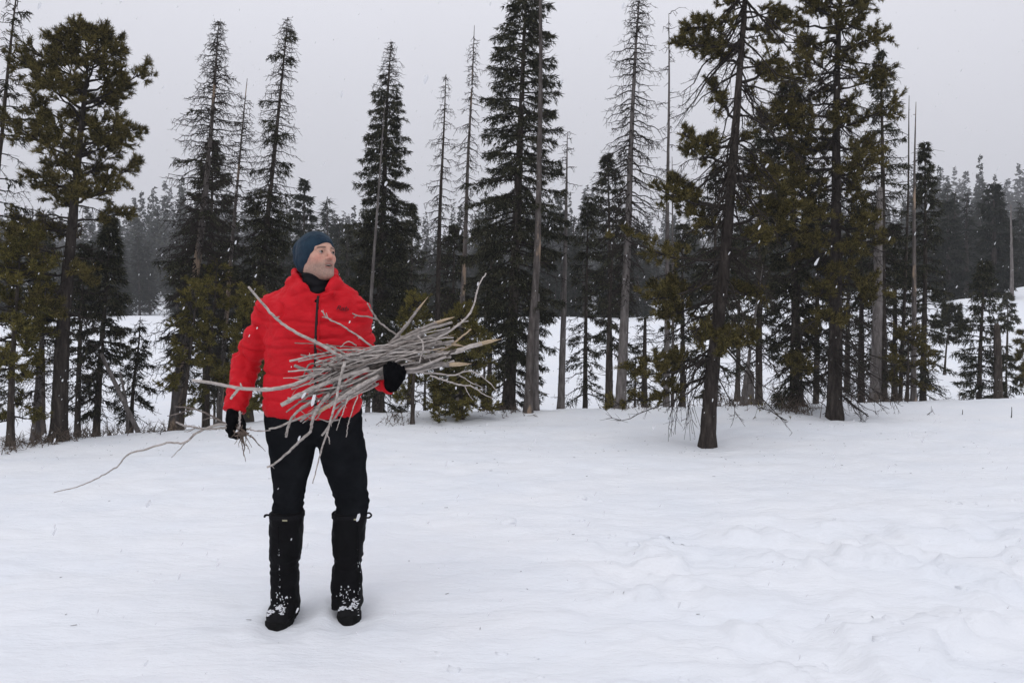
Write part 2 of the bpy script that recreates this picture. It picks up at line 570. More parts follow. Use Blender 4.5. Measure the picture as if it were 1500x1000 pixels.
def tree(name, label, kind, path, Y, rb, prof, dens=1.0, seed=0, gap=0.11, per=3.3, trunkmat='bark', fol=None,
         elow=-0.25, ehigh=0.45, stubs=0, group=None, cat='tree', sc=None, depth_lean=0.0, needle=None,
         skew=(1.0, 1.0), low_bare=None, parent_extra=None, rtop=0.004, taper=0.85, sink=0.12, custom=None):
    """path: photo pixels from base to top at depth Y; prof: (pixel row, half width px, foliage 0..1, kind or None) from top to bottom"""
    rng = np.random.default_rng(seed + 1000)
    s = mpp(Y)
    pts = [W(px, py, Y) for px, py in path]
    bx = pts[0][0]
    base = np.array([bx, Y, gz(bx, Y)])
    pts[0] = base - np.array([0, 0, sink])
    if pts[1][2] < pts[0][2] + 0.05: pts.pop(1)
    P = curve_pts(pts, 46)
    zt = P[-1, 2]
    P[:, 1] += depth_lean * (P[:, 2] - base[2]) + 0.02 * np.sin(P[:, 2] * 1.3 + seed) * (P[:, 2] - base[2]) / 3
    P -= base
    zz = P[:, 2]
    H = zz[-1]
    root = empty(name, base)
    tag(root, label, cat, group)
    # trunk
    f = np.clip(zz / H, 0, 1)
    R = 0.86 * rb * (1 - f) ** taper + rtop
    R = R * (1 + 0.35 * np.exp(-np.clip(zz, 0, None) / 0.10) * (zz < 0.6))
    tb = Buf()
    tube(tb, P, R, 12, 0.045, True, rng)
    add_obj('trunk', tb.mesh('trunk', M[trunkmat], True), root)
    bb, fb = Buf(), Buf()
    if stubs:
        zs = rng.uniform(0.12, 0.97, stubs) * H
        o = np.stack([np.interp(zs, zz, P[:, k]) for k in range(3)], -1)
        az = rng.uniform(0, 6.283, stubs)
        d = np.stack([np.cos(az), np.sin(az), rng.uniform(-0.35, 0.35, stubs)], -1)
        ln = rng.uniform(0.04, 0.22, stubs)[:, None] * rng.choice([0.5, 1, 1.6], (stubs, 1))
        mid = o + d * ln * 0.55; tip = mid + (d + rng.normal(0, 0.35, d.shape)) * ln * 0.5
        prisms(bb, o, mid, 0.006, 0.0042); prisms(bb, mid, tip, 0.0042, 0.0018)
    if prof:
        # the widths are given by pixel row
        rows = np.array([W(CX, p[0], Y)[2] - base[2] for p in prof])[::-1]
        hw = np.array([p[1] * s for p in prof])[::-1]
        fo = np.array([p[2] for p in prof])[::-1]
        z = rows[0]
        nd = needle or ((0.055, 0.0075, 14) if kind == 'pine' else (0.062, 0.011))
        if kind == 'pine' and Y < 14: nd = (nd[0] * 0.76, nd[1] * 0.95, nd[2])
        if kind == 'spruce': dens_ = dens * (1.12 if Y < 12.5 else 0.95)
        scb = sc or 1.0
        az = rng.uniform(0, 6.28)
        ztop = min(rows[-1], H * 0.995)
        while z < ztop:
            g = gap * (0.55 + 0.45 * np.clip((ztop - z) / 1.5, 0.2, 1))
            z += g * rng.uniform(0.6, 1.4)
            nb = max(1, int(per * (1.18 if kind == 'spruce' else 1.0) + rng.uniform(-0.9, 0.9)))
            for q in range(nb):
                az += 2.3999 + rng.normal(0, 0.3)
                zq = z + rng.uniform(-0.4, 0.4) * g
                w = float(np.interp(zq, rows, hw)); fl = float(np.interp(zq, rows, fo))
                if w < 0.03: continue
                o = np.array([np.interp(zq, zz, P[:, k]) for k in range(3)])
                L = w * (rng.uniform(0.62, 1.12) if kind != 'pine' else rng.uniform(0.5, 1.12))
                L *= skew[1] if math.cos(az) > 0 else skew[0]
                hf = np.clip((zq - rows[0]) / (rows[-1] - rows[0] + 1e-6), 0, 1)
                e = elow + (ehigh - elow) * hf + rng.normal(0, 0.07)
                live = rng.random() < fl
                if kind == 'pine' and live:
                    bough_pine(bb, fb, o, az, L, e, dens, rng, scb, nd)
                elif kind == 'spruce' and live:
                    bough_spruce(bb, fb, o, az, L, e, dens_, rng, scb, nd, 1 if Y < 11 else 2 if Y < 14 else 4)
                else:
                    bough_bare(bb, fb, o, az, L, e, rng, scb, J=3 if Y < 11.4 else (2 if Y < 13.8 else 1))
    if custom:
        custom(bb, fb, base, rng)
    if bb.v:
        tag(add_obj('branches', bb.mesh('branches', M['twig']), root), kind='stuff')
    if fb.v:
        tag(add_obj('crown', fb.mesh('crown', M[fol or ('pine' if kind == 'pine' else 'spruce')]), root), kind='stuff')
    return root

M['bark_torn'] = bark('torn_bark', (0.030, 0.026, 0.024), (0.095, 0.083, 0.077), (0.20, 0.18, 0.168), ((0.36, 0.27, 0.20), 0.585))

# ------------------------------------------------------------------ far hillside forest and the wood behind the bank
def simple_conifer(H, Rw, seed, nwh, spray, trunk=True, wid=0.10, lean=0.0, bare=0.0, pointed=False):
    """self-standing conifer, origin at its base: returns trunk buffer and crown buffer"""
    rng = np.random.default_rng(seed)
    tb, fb = Buf(), Buf()
    if trunk:
        z = np.linspace(-0.3, H, 8)
        P = np.stack([lean * z / H + 0.04 * np.sin(z), 0 * z, z], -1)
        tube(tb, P, 0.018 * H * (1 - 0.95 * np.clip(z / H, 0, 1)) + 0.01, 6, 0.05, False, rng)
    Pp, Dd, Ll = [], [], []
    z0 = H * rng.uniform(0.06, 0.14)
    for i in range(nwh):
        f = (i + rng.uniform(0, 1)) / nwh
        z = z0 + (H - z0) * f
        L = Rw * ((1 - f) ** (1.0 if pointed else 0.85) * rng.uniform(0.55, 1.15) + (0.02 if pointed else 0.05))
        for q in range(4):
            if rng.random() < bare: continue
            az = rng.uniform(0, 6.283)
            out = np.array([math.cos(az), math.sin(az), 0])
            m = max(2, int(spray * L / Rw) + 1)
            s = rng.uniform(0.12, 1, m)
            lat = (rng.random(m) - 0.5) * 0.55 * L * (1.1 - s)
            p = np.outer(s * L, out) + np.outer(lat, np.array([-out[1], out[0], 0]))
            p[:, 2] += z - L * (0.30 * s**2 + 0.1 * s) + rng.normal(0, 0.02, m)
            p[:, 0] += lean * z / H
            Pp.append(p); Dd.append(np.tile(out, (m, 1)) + rng.normal(0, 0.55, (m, 3)) - np.array([0, 0, 0.35]))
    P = np.vstack(Pp); D = np.vstack(Dd)
    leaves(fb, P, D, Rw * 0.42 * rng.uniform(0.6, 1.2, len(P)) * (np.clip(1.25 - P[:, 2] / H, 0.35, 1) if pointed else 1.0), wid, rng)
    return tb, fb


def build_wood():
    rng = np.random.default_rng(11)
    kinds = []
    for i in range(7):
        H = 7.0
        tb, fb = simple_conifer(H, [1.0, 1.25, 0.8, 1.1, 0.7, 1.3, 0.9][i], 40 + i, 46, 34, True, 0.052, 0.2 * (i % 3 - 1), [0, 0, 0.15, 0, 0.3, 0, 0.1][i])
        kinds.append((tb.mesh('trunk', M['bark'], True), fb.mesh('crown', M['far'])))
    used = []
    n = 0
    tries = 0
    while n < 235 and tries < 8000:
        tries += 1
        y = rng.uniform(34.5, 66)
        x = rng.uniform(-0.74, 0.74) * y
        px = CX + FPX * x / y
        if 180 < px < 245 and y < 60 : continue          # the paler gap at the left
        if any((x - a) ** 2 + (y - b) ** 2 < 0.8 for a, b in used): continue
        used.append((x, y))
        # crowns end lower in the picture where the sky comes down between the near trees
        top = 366 + 20 * math.sin(px * 0.021) + rng.normal(0, 20) - (38 if px > 1330 else 0)
        zt = W(px, top, y)[2]
        z = gz(x, y)
        h = float(np.clip(zt - z, 2.2, 9.5))
        k = int(rng.integers(7))
        r = empty('forest_conifer', (x, y, z))
        tag(r, 'one of the dark conifers massed along the top of the snowy bank', 'tree', 'dark conifers behind the snowy bank')
        r.rotation_euler = (0, 0, rng.uniform(0, 6.28))
        s = h / 7.0
        w_ = s * rng.uniform(0.85, 1.35)
        r.scale = (w_, w_, s)
        for nm, me in (('trunk', kinds[k][0]), ('crown', kinds[k][1])):
            add_obj(nm, me, r)
        n += 1
    # far hillside, reads as one hazy mass
    lo = []
    for i in range(6):
        tb, fb = simple_conifer(1.0, [0.16, 0.20, 0.13, 0.18, 0.11, 0.15][i], 90 + i, 34, 6, False, 0.034, pointed=True)
        lo.append((np.vstack(fb.v), np.vstack(fb.f)))
    B = Buf()
    m = 0
    for _ in range(720):
        y = 80 + 190 * rng.random() ** 1.1
        x = rng.uniform(-0.78, 0.80) * y
        px = CX + FPX * x / y
        top = 312 + 16 * math.sin(px * 0.013 + 0.5) + rng.normal(0, 13)
        top -= 62 * sstep(1230, 1470, px) + 22 * sstep(420, 180, px) * sstep(100, 180, px)
        z = float(ground_big(x, y))
        h = float(np.clip(W(px, top, y)[2] - z, 5, 26))
        h *= rng.uniform(0.70, 1.08)
        V, F = lo[int(rng.integers(6))]
        a = rng.uniform(0, 6.28); c, s_ = math.cos(a), math.sin(a)
        ww = h * rng.uniform(1.0, 1.6)
        Vn = np.stack([(V[:, 0] * c - V[:, 1] * s_) * ww + x, (V[:, 0] * s_ + V[:, 1] * c) * ww + y, V[:, 2] * h + z], -1)
        B.add(Vn, F); m += 1
    o = add_obj('far_forest', B.mesh('far_forest', M['far']))
    tag(o, 'hazy conifer forest covering the far hillside', 'forest', kind='stuff')


build_wood()

# ------------------------------------------------------------------ the trees one can tell apart
T = tree


def near_pine_extras(bb, fb, base, rng):
    """big tufted limbs of the foreground pine and its bare low twigs, placed where the photograph shows them"""
    Y = 8.4
    nd = (0.052, 0.0072, 16)
    limbs = [  # (pixel of trunk attachment), (tip pixel), depth offset of tip
        ((1085, 60), (990, 62), -0.3), ((1088, 20), (1010, 40), -0.2), ((1085, 95), (1040, 70), 0.2), ((1076, 215), (1000, 195), -0.3), ((1074, 240), (1010, 215), 0.1),
        ((1076, 175), (1045, 130), 0.2), ((1068, 300), (966, 278), -0.3), ((1068, 310), (985, 262), -0.1), ((1066, 330), (1000, 300), 0.3),
        ((1062, 380), (905, 345), -0.3), ((1060, 400), (945, 440), -0.2), ((1060, 400), (960, 425), 0.1), ((1056, 430), (975, 460), 0.3),
        ((1048, 520), (925, 545), -0.3), ((1048, 515), (960, 530), 0.0), ((1046, 540), (905, 590), -0.1), ((1052, 470), (1030, 500), -0.4), ((1054, 480), (1062, 505), -0.4),
        ((1090, 40), (1150, 30), 0.3), ((1082, 120), (1140, 100), 0.2), ((1078, 250), (1130, 255), 0.1), ((1070, 330), (1150, 290), -0.2), ((1064, 380), (1170, 300), -0.3),
        ((1060, 420), (1110, 430), 0.2), ((1052, 480), (1095, 495), -0.1)]
    for (a, b_), (c, d), dy in limbs:
        o = W(a, b_, Y) - base; tip = W(c, d, Y + dy) - base
        v = tip - o
        L = float(np.linalg.norm(v))
        sag = -0.12 * L
        n = 9
        s = np.linspace(0, 1, n)[:, None]
        P = o + v * s + np.array([0, 0, 1.0]) * sag * 4 * s * (1 - s) * 0.6
        P[1:] += rng.normal(0, 0.012, (n - 1, 3))
        tube(bb, P, 0.006 + 0.014 * (1 - s[:, 0]), 5, 0.06, False, rng)
        K = 18
        st = rng.uniform(0.38, 1.0, K)
        idx = np.minimum((st * (n - 1)).astype(int), n - 2); fr = (st * (n - 1) - idx)[:, None]
        r0 = P[idx] * (1 - fr) + P[idx + 1] * fr
        td = norm(v / L * rng.uniform(0.1, 0.9, (K, 1)) + rng.normal(0, 0.6, (K, 3)) + np.array([0, 0, 0.3]))
        tp = r0 + td * rng.uniform(0.06, 0.19, (K, 1))
        prisms(bb, r0, tp, 0.005, 0.003)
        J = 5
        p2 = np.repeat(r0, J, 0) + np.repeat(tp - r0, J, 0) * rng.uniform(0.35, 1.0, (K * J, 1))
        d2 = norm(np.repeat(td, J, 0) * 0.5 + 0.8 * norm(rng.standard_normal((K * J, 3))) + np.array([0, 0, 0.5]))
        q2 = p2 + d2 * rng.uniform(0.03, 0.07, (K * J, 1))
        prisms(bb, p2, q2, 0.0034, 0.0025)
        for fr_ in (0.1, 0.5, 0.9):
            tufts(fb, p2 + (q2 - p2) * fr_, d2, nd[2], nd[0], nd[1], 0.95, rng)
    # hanging bare twigs low on the left
    for k in range(15):
        a = W(rng.uniform(1000, 1052), rng.uniform(505, 560), Y + rng.uniform(-0.4, 0.3)) - base
        b = W(rng.uniform(978, 1030), rng.uniform(612, 647), Y + rng.uniform(-0.4, 0.3)) - base
        n = 6; s = np.linspace(0, 1, n)[:, None]
        P = a + (b - a) * s + np.array([-0.06, 0, 0.04]) * np.sin(s * 3.14); P[1:] += rng.normal(0, 0.012, (n - 1, 3))
        tube(bb, P, 0.0050 - 0.0032 * s[:, 0], 4, 0.0, False, rng)
        K = 7; i0 = rng.integers(1, n - 1, K)
        d = norm(rng.normal(0, 0.5, (K, 3)) + np.array([-0.2, 0, -0.8]))
        prisms(bb, P[i0], P[i0] + d * rng.uniform(0.04, 0.14, (K, 1)), 0.0022, 0.0012)
    # the low bare limb that bends down to the snow at the far left
    P = np.array([W(1046, 545, Y), W(1000, 580, Y - .2), W(950, 600, Y - .2), W(935, 606, Y - .2), W(915, 616, Y - .2), W(897, 612, Y - .2)]) - base
    P = curve_pts(P, 14); tube(bb, P, np.linspace(0.010, 0.003, 14), 5, 0.05, False, rng)
    i0 = rng.integers(7, 14, 22); d = norm(rng.normal(0, 0.6, (22, 3)) + np.array([-0.7, 0, 0.1]))
    prisms(bb, P[i0], P[i0] + d * rng.uniform(0.05, 0.16, (22, 1)), 0.0025, 0.0012)
    # tangled dead twigs under the crown
    for k in range(125):
        zpx = rng.uniform(-20, 545)
        xt = np.interp(zpx, [0, 300, 640], [1090, 1068, 1035])
        o = W(xt, zpx, Y) - base
        bough_bare(bb, fb, o, rng.uniform(0, 6.28), rng.uniform(0.2, 0.70), rng.uniform(-1.1, -0.1), rng, 1.0, 0.9)


T('pine_tree', 'leaning grey-trunked pine standing nearest, with low tufted limbs, roots in the open snow', 'pine',
  [(1035, 645), (1042, 560), (1058, 420), (1068, 300), (1082, 120), (1092, 0), (1098, -160)], 8.4, 0.092,
  [(-160, 12, 1.0), (-90, 50, 1.0), (0, 60, 0.9), (60, 52, 0.65), (200, 40, 0.35), (330, 55, 0.3), (480, 50, 0.1)], dens=0.9, seed=1, gap=0.16, per=2.0,
  trunkmat='bark_pine', custom=near_pine_extras, sink=0.25)


def pine2_extras(bb, fb, base, rng):
    Y = 10.0
    # limb lying along the snow with a small tuft
    P = np.array([W(1222, 617, Y), W(1190, 618, Y - .2), W(1150, 615, Y - .3), W(1125, 600, Y - .3), W(1110, 597, Y - .3)]) - base
    P = curve_pts(P, 14); tube(bb, P, np.linspace(0.012, 0.005, 14), 5, 0.05, False, rng)
    i0 = rng.integers(8, 14, 16); d = norm(rng.normal(0, 0.6, (16, 3)) + np.array([-0.5, 0, 0.1]))
    q = P[i0] + d * rng.uniform(0.05, 0.16, (16, 1))
    prisms(bb, P[i0], q, 0.003, 0.002)
    tufts(fb, q, d, 14, 0.05, 0.006, 0.9, rng)
    for k in range(110):
        zpx = rng.uniform(20, 580)
        o = W(1223, zpx, Y) - base
        bough_bare(bb, fb, o, rng.uniform(0, 6.28), rng.uniform(0.25, 0.8), rng.uniform(-0.6, 0.0), rng, 1.0, 1.0)


T('pine_tree', 'tall dense pine with straight dark trunk and orange bark scar at its foot, right', 'pine',
  [(1222, 620), (1224, 450), (1224, 300), (1228, 100), (1232, 0), (1236, -110)], 10.0, 0.105,
  [(-110, 10, 1), (-40, 50, 1), (20, 66, 1), (110, 78, 0.95), (220, 86, 0.9), (320, 100, 0.9), (420, 92, 0.65), (500, 70, 0.3), (560, 55, 0.2)], dens=1.05, seed=2, gap=0.14, per=3.1,
  trunkmat='bark_pine', custom=pine2_extras, sink=0.25, skew=(1.1, 0.8), needle=(0.072, 0.0085, 12))

T('pine_tree', 'broad bushy-topped pine with a thick leaning trunk, tallest at the left', 'pine',
  [(84, 640), (92, 500), (106, 330), (118, 180), (126, 100), (129, 50)], 9.0, 0.105,
  [(50, 8, 1), (75, 42, 1), (110, 72, 1), (150, 76, 1), (200, 66, 0.9), (245, 92, 0.95), (300, 88, 0.9), (350, 80, 0.7), (420, 62, 0.4), (480, 48, 0.1), (570, 40, 0.0)], dens=1.25, seed=3, gap=0.125, per=3.3,
  trunkmat='bark_pine', elow=-0.2, ehigh=0.75, needle=(0.074, 0.008, 13), sink=0.2)

T('spruce_tree', 'thin half-bare spruce cut by the left edge of the picture', 'spruce',
  [(-40, 640), (-25, 420), (-2, 220), (12, 100), (30, -30)], 9.4, 0.06,
  [(-30, 8, 0.1), (60, 24, 0.05), (150, 40, 0.05), (220, 46, 0.35), (300, 60, 0.7), (420, 60, 0.6), (560, 50, 0.4)], dens=0.8, seed=4, gap=0.14, per=2.6)
T('pine_tree', 'young pine with thick low foliage at the left edge of the snow', 'pine',
  [(14, 640), (18, 540), (25, 420), (30, 345)], 8.7, 0.045,
  [(345, 10, 1), (400, 45, 1), (450, 62, 0.95), (510, 50, 0.9), (560, 42, 0.7), (620, 34, 0.5)], dens=1.0, seed=5, gap=0.13, per=2.8, fol='pine_young', needle=(0.066, 0.008, 12))
T('spruce_tree', 'short grey dead-topped trunk just left of the thick leaning pine', 'spruce',
  [(50, 636), (56, 560), (63, 470), (66, 420)], 9.1, 0.05,
  [(420, 10, 0.2), (470, 26, 0.3), (540, 30, 0.3), (610, 32, 0.1)], dens=0.7, seed=6, gap=0.12, per=2.5, trunkmat='bark_grey')
T('spruce_tree', 'slim dark spruce right behind the thick leaning pine', 'spruce',
  [(112, 626), (116, 520), (120, 430), (124, 360)], 10.2, 0.042,
  [(360, 5, 1), (420, 24, 0.9), (500, 32, 0.8), (600, 32, 0.35)], dens=0.9, seed=7, gap=0.10, per=3)
T('spruce_tree', 'narrow black-green spruce to the right of the thick leaning pine', 'spruce',
  [(139, 625), (146, 540), (156, 420), (164, 320)], 10.4, 0.052,
  [(320, 4, 1), (360, 16, 1), (420, 28, 1), (480, 34, 1), (540, 36, 0.7), (610, 38, 0.3)], dens=1.25, seed=8, gap=0.085, per=3.6)
T('fir_tree', 'small drooping fir with a broken bare tip in the snow at left', 'spruce',
  [(190, 622), (196, 560), (204, 500), (206, 464)], 10.9, 0.034,
  [(470, 5, 0.2), (500, 16, 0.8), (540, 27, 0.9), (580, 30, 0.8), (615, 26, 0.5)], dens=0.8, seed=9, gap=0.085, per=2.6, elow=-0.5, ehigh=-0.1)

# the group left of the man
T('spruce_tree', 'tall leaning half-dead spruce with pale peeled patch on its trunk, left of the man', 'spruce',
  [(252, 622), (262, 560), (274, 480), (288, 390), (300, 280), (312, 150), (322, 34)], 10.8, 0.085,
  [(34, 4, 0), (70, 14, 0.0), (130, 36, 0.0), (190, 50, 0.02), (260, 56, 0.05), (310, 60, 0.15), (380, 58, 0.15), (440, 50, 0.05), (560, 40, 0.0)], dens=0.8, seed=10, gap=0.080, per=4.2, trunkmat='bark_bare', elow=-0.35, ehigh=0.35)
T('fir_tree', 'dense dark fir behind the leaning half-dead spruce, left of the man', 'spruce',
  [(300, 600), (304, 450), (310, 300), (313, 205)], 15.5, 0.09,
  [(205, 4, 1), (250, 24, 1), (310, 42, 1), (380, 52, 1), (440, 58, 0.9), (520, 55, 0.5)], dens=1.0, seed=11, gap=0.15, per=3.8, needle=(0.09, 0.016))
T('dead_spruce', 'thin pale dead spruce with a bare needle-like tip, second from the man at left', 'bare',
  [(318, 615), (330, 480), (343, 320), (352, 230), (363, 116)], 11.6, 0.048,
  [(150, 8, 0), (200, 20, 0), (260, 24, 0.0), (340, 24, 0.0), (430, 30, 0.0), (540, 30, 0)], seed=12, gap=0.085, per=3.2, trunkmat='bark_bare')
T('spruce_tree', 'tall narrow ragged spruce rising directly behind the man on his left', 'spruce',
  [(352, 612), (372, 480), (390, 340), (404, 210), (413, 110), (420, 26)], 11.9, 0.075,
  [(26, 3, 0), (55, 14, 0.1), (110, 20, 0.1), (170, 27, 0.12), (230, 33, 0.2), (290, 38, 0.45), (360, 44, 0.85), (430, 48, 0.8), (540, 46, 0.3)], dens=0.95, seed=13, gap=0.078, per=4.0, elow=-0.3, ehigh=0.3)
T('pine_tree', 'bright olive young pine with a thin trunk left of the red jacket', 'pine',
  [(262, 618), (275, 540), (284, 470), (290, 420)], 10.2, 0.036,
  [(420, 6, 1), (470, 20, 1), (520, 26, 0.9), (570, 27, 0.8), (612, 24, 0.6)], dens=0.9, seed=14, gap=0.14, per=2.2, fol='pine_young', needle=(0.062, 0.0085, 12))
T('pine_tree', 'slender olive young pine nearest to the sleeve of the red jacket', 'pine',
  [(300, 610), (306, 530), (314, 450), (318, 395)], 10.6, 0.036,
  [(395, 6, 1), (440, 19, 1), (500, 23, 0.8), (560, 20, 0.5), (600, 18, 0.2)], dens=0.85, seed=15, gap=0.14, per=2.1, fol='pine_young', needle=(0.062, 0.0085, 12))
T('pine_tree', 'low olive young pine behind the gap under the red sleeve', 'pine',
  [(368, 616), (366, 560), (366, 480), (368, 430)], 10.4, 0.034,
  [(430, 8, 1), (500, 30, 1), (570, 30, 0.9), (610, 26, 0.8)], dens=1.1, seed=16, gap=0.11, per=2.8, fol='pine_young', needle=(0.062, 0.0085, 12))
T('fir_tree', 'pointed dark fir standing behind the blue hat', 'spruce',
  [(445, 520), (445, 400), (446, 264)], 24.0, 0.10,
  [(264, 3, 1), (300, 14, 1), (350, 24, 1), (420, 34, 1), (500, 36, 0.8)], dens=0.7, seed=17, gap=0.22, per=4, needle=(0.13, 0.03), fol='far')

# between the man and the big spruce
T('fir_tree', 'dense dark fir with a bare tapering tip just right of the man', 'spruce',
  [(552, 612), (556, 450), (562, 300), (567, 160), (573, 62)], 13.0, 0.10,
  [(62, 3, 0), (90, 14, 0.0), (128, 22, 0.2), (140, 22, 0.95), (190, 30, 1), (250, 38, 1), (320, 44, 1), (400, 48, 1), (480, 48, 0.9), (520, 40, 0.5), (580, 34, 0.2)], dens=1.25, seed=18, gap=0.092, per=4.3, elow=-0.2, ehigh=0.25)
T('dead_tree', 'slender pale dead trunk leaning across the dense fir right of the man', 'bare',
  [(538, 615), (544, 430), (555, 280), (564, 150)], 12.4, 0.040, None, seed=19, stubs=26, trunkmat='bark_grey')
T('dead_spruce', 'dark dead spruce with upswept bare branches, shorter of the pair right of the fir', 'bare',
  [(638, 606), (641, 460), (645, 300), (650, 190), (653, 108)], 13.6, 0.066,
  [(115, 4, 0), (150, 10, 0), (200, 24, 0), (280, 30, 0), (350, 34, 0), (430, 40, 0), (500, 36, 0)], seed=20, gap=0.12, per=3.3, trunkmat='bark', elow=-0.15, ehigh=0.2)
T('dead_spruce', 'pale dead spruce with peeled tan trunk, taller of the pair left of the big spruce', 'bare',
  [(670, 600), (676, 470), (681, 370), (686, 220), (692, 110), (695, 38)], 13.2, 0.060,
  [(60, 6, 0), (110, 10, 0), (160, 20, 0), (220, 26, 0), (290, 22, 0.0), (330, 12, 0)], seed=21, gap=0.09, per=3.2, trunkmat='bark_bare', elow=-0.35, ehigh=0.1)
T('fir_tree', 'short dense fir tucked between the dead pair and the big spruce', 'spruce',
  [(664, 600), (664, 450), (666, 330)], 15.5, 0.07,
  [(330, 4, 1), (370, 20, 1), (440, 32, 1), (520, 38, 0.8), (580, 36, 0.5)], dens=0.9, seed=22, gap=0.14, per=3.6, needle=(0.09, 0.016))
T('pine_tree', 'small yellowish pine with bare thin trunk behind the bundle of sticks', 'pine',
  [(604, 622), (605, 570), (608, 520), (614, 440)], 10.0, 0.026,
  [(440, 6, 1), (470, 20, 1), (510, 26, 0.9), (560, 30, 0.7), (590, 34, 0.3)], dens=0.9, seed=23, gap=0.11, per=2.2, fol='pine_young', needle=(0.060, 0.008, 12))
T('pine_tree', 'bushy little olive pine whose skirt touches the snow below the stick ends', 'pine',
  [(676, 616), (676, 570), (678, 510), (680, 455)], 10.3, 0.036,
  [(455, 6, 1), (490, 24, 1), (540, 38, 1), (585, 44, 1), (608, 34, 0.8)], dens=1.2, seed=24, gap=0.085, per=3.2, elow=-0.5, fol='pine_young', needle=(0.062, 0.008, 12))
T('spruce_tree', 'small dark spruce close behind the carried arm, right of the red jacket', 'spruce',
  [(560, 610), (560, 540), (561, 470)], 11.2, 0.034,
  [(470, 5, 1), (510, 24, 0.9), (560, 32, 0.8), (605, 36, 0.4)], dens=0.9, seed=25, gap=0.09, per=3)
T('dead_tree', 'thin dead pole standing left of the big spruce, beyond the stick tips', 'bare',
  [(708, 606), (710, 520), (712, 420)], 11.9, 0.022, None, seed=26, stubs=14, trunkmat='bark_grey')

# the big spruce and the snags around it
T('spruce_tree', 'tall full dark spruce with layered drooping boughs in the middle', 'spruce',
  [(744, 606), (750, 480), (757, 320), (764, 150), (770, 0), (773, -60)], 11.6, 0.11,
  [(-60, 4, 1), (0, 32, 1), (60, 46, 1), (130, 54, 1), (200, 62, 1), (270, 74, 1), (330, 80, 1), (400, 76, 0.95), (470, 66, 0.85), (540, 54, 0.5), (590, 44, 0.2)], dens=1.3, seed=27, gap=0.115, per=4.3, elow=-0.28, ehigh=0.30)
T('dead_tree', 'tall dead snag with torn tan bark in front of the big spruce', 'bare',
  [(773, 606), (778, 500), (786, 390), (790, 240), (792, 100), (791, -40)], 10.9, 0.054, None, seed=28, stubs=70, trunkmat='bark_torn', rtop=0.014)
T('dead_tree', 'thin grey dead pole pressed against the torn tan snag', 'bare',
  [(784, 606), (785, 520), (788, 430)], 11.1, 0.034, None, seed=29, stubs=8, trunkmat='bark_grey', rtop=0.02, taper=0.4)
T('dead_tree', 'grey dead snag with forked thin top right of the big spruce', 'bare',
  [(821, 604), (826, 450), (829, 330), (831, 195)], 11.8, 0.062,
  [(200, 8, 0), (270, 16, 0), (300, 14, 0)], seed=30, gap=0.22, per=1.6, stubs=34, trunkmat='bark_grey')
T('spruce_tree', 'slim dark spruce with open lower branches between the two grey snags', 'spruce',
  [(857, 603), (858, 480), (860, 380), (862, 290)], 12.6, 0.045,
  [(290, 4, 1), (340, 16, 1), (420, 24, 0.8), (500, 34, 0.6), (585, 42, 0.3)], dens=0.8, seed=31, gap=0.12, per=2.8)
T('fir_tree', 'dense rounded conifer with pointed top behind the tall bare spruce', 'spruce',
  [(894, 600), (893, 450), (892, 320), (890, 228)], 17.0, 0.08,
  [(228, 5, 1), (260, 18, 1), (310, 30, 1), (370, 34, 1), (440, 36, 1), (520, 34, 0.6)], dens=0.9, seed=32, gap=0.15, per=3.6, needle=(0.09, 0.017))
T('dead_tree', 'thin brown dead stem just left of the tall bare spruce', 'bare',
  [(889, 603), (891, 500), (896, 400), (899, 330)], 11.9, 0.036, None, seed=33, stubs=22, trunkmat='bark')
T('dead_spruce', 'tall bare grey spruce with a cone of drooping dead twigs', 'bare',
  [(908, 604), (914, 480), (920, 330), (927, 160), (932, 60), (938, -30)], 11.2, 0.082,
  [(-30, 8, 0), (20, 20, 0), (80, 34, 0), (150, 42, 0), (220, 52, 0), (290, 56, 0), (330, 44, 0), (380, 34, 0), (450, 26, 0)], seed=34, gap=0.075, per=3.8, trunkmat='bark_grey', elow=-0.5, ehigh=0.3)
T('dead_tree', 'thin bare snag with forked tip and a few short stubs', 'bare',
  [(976, 603), (977, 450), (978, 300), (980, 150), (979, 22)], 11.9, 0.050,
  [(22, 14, 0), (40, 4, 0), (100, 12, 0), (180, 20, 0), (270, 16, 0)], seed=35, gap=0.22, per=1.5, stubs=60, trunkmat='bark_grey', elow=-0.1, ehigh=0.9)
T('spruce_tree', 'dead-branched small spruce behind the bare spruce and thin snag', 'spruce',
  [(944, 600), (944, 540), (945, 465)], 13.0, 0.045,
  [(465, 10, 0.1), (500, 30, 0.3), (560, 36, 0.3), (595, 36, 0.1)], dens=0.7, seed=36, gap=0.12, per=2.6, rtop=0.02)
T('fir_tree', 'dark mid-distance fir filling the gap left of the nearest pine', 'spruce',
  [(1000, 590), (1000, 450), (1000, 330)], 16.5, 0.08,
  [(330, 4, 1), (380, 24, 1), (450, 38, 0.9), (540, 44, 0.6)], dens=0.8, seed=37, gap=0.17, per=3.4, needle=(0.10, 0.018))
T('dead_tree', 'pale thin dead pole right behind the forked-tip snag', 'bare',
  [(985, 603), (986, 480), (985, 330), (984, 230)], 12.4, 0.030, None, seed=38, stubs=24, trunkmat='bark_grey')

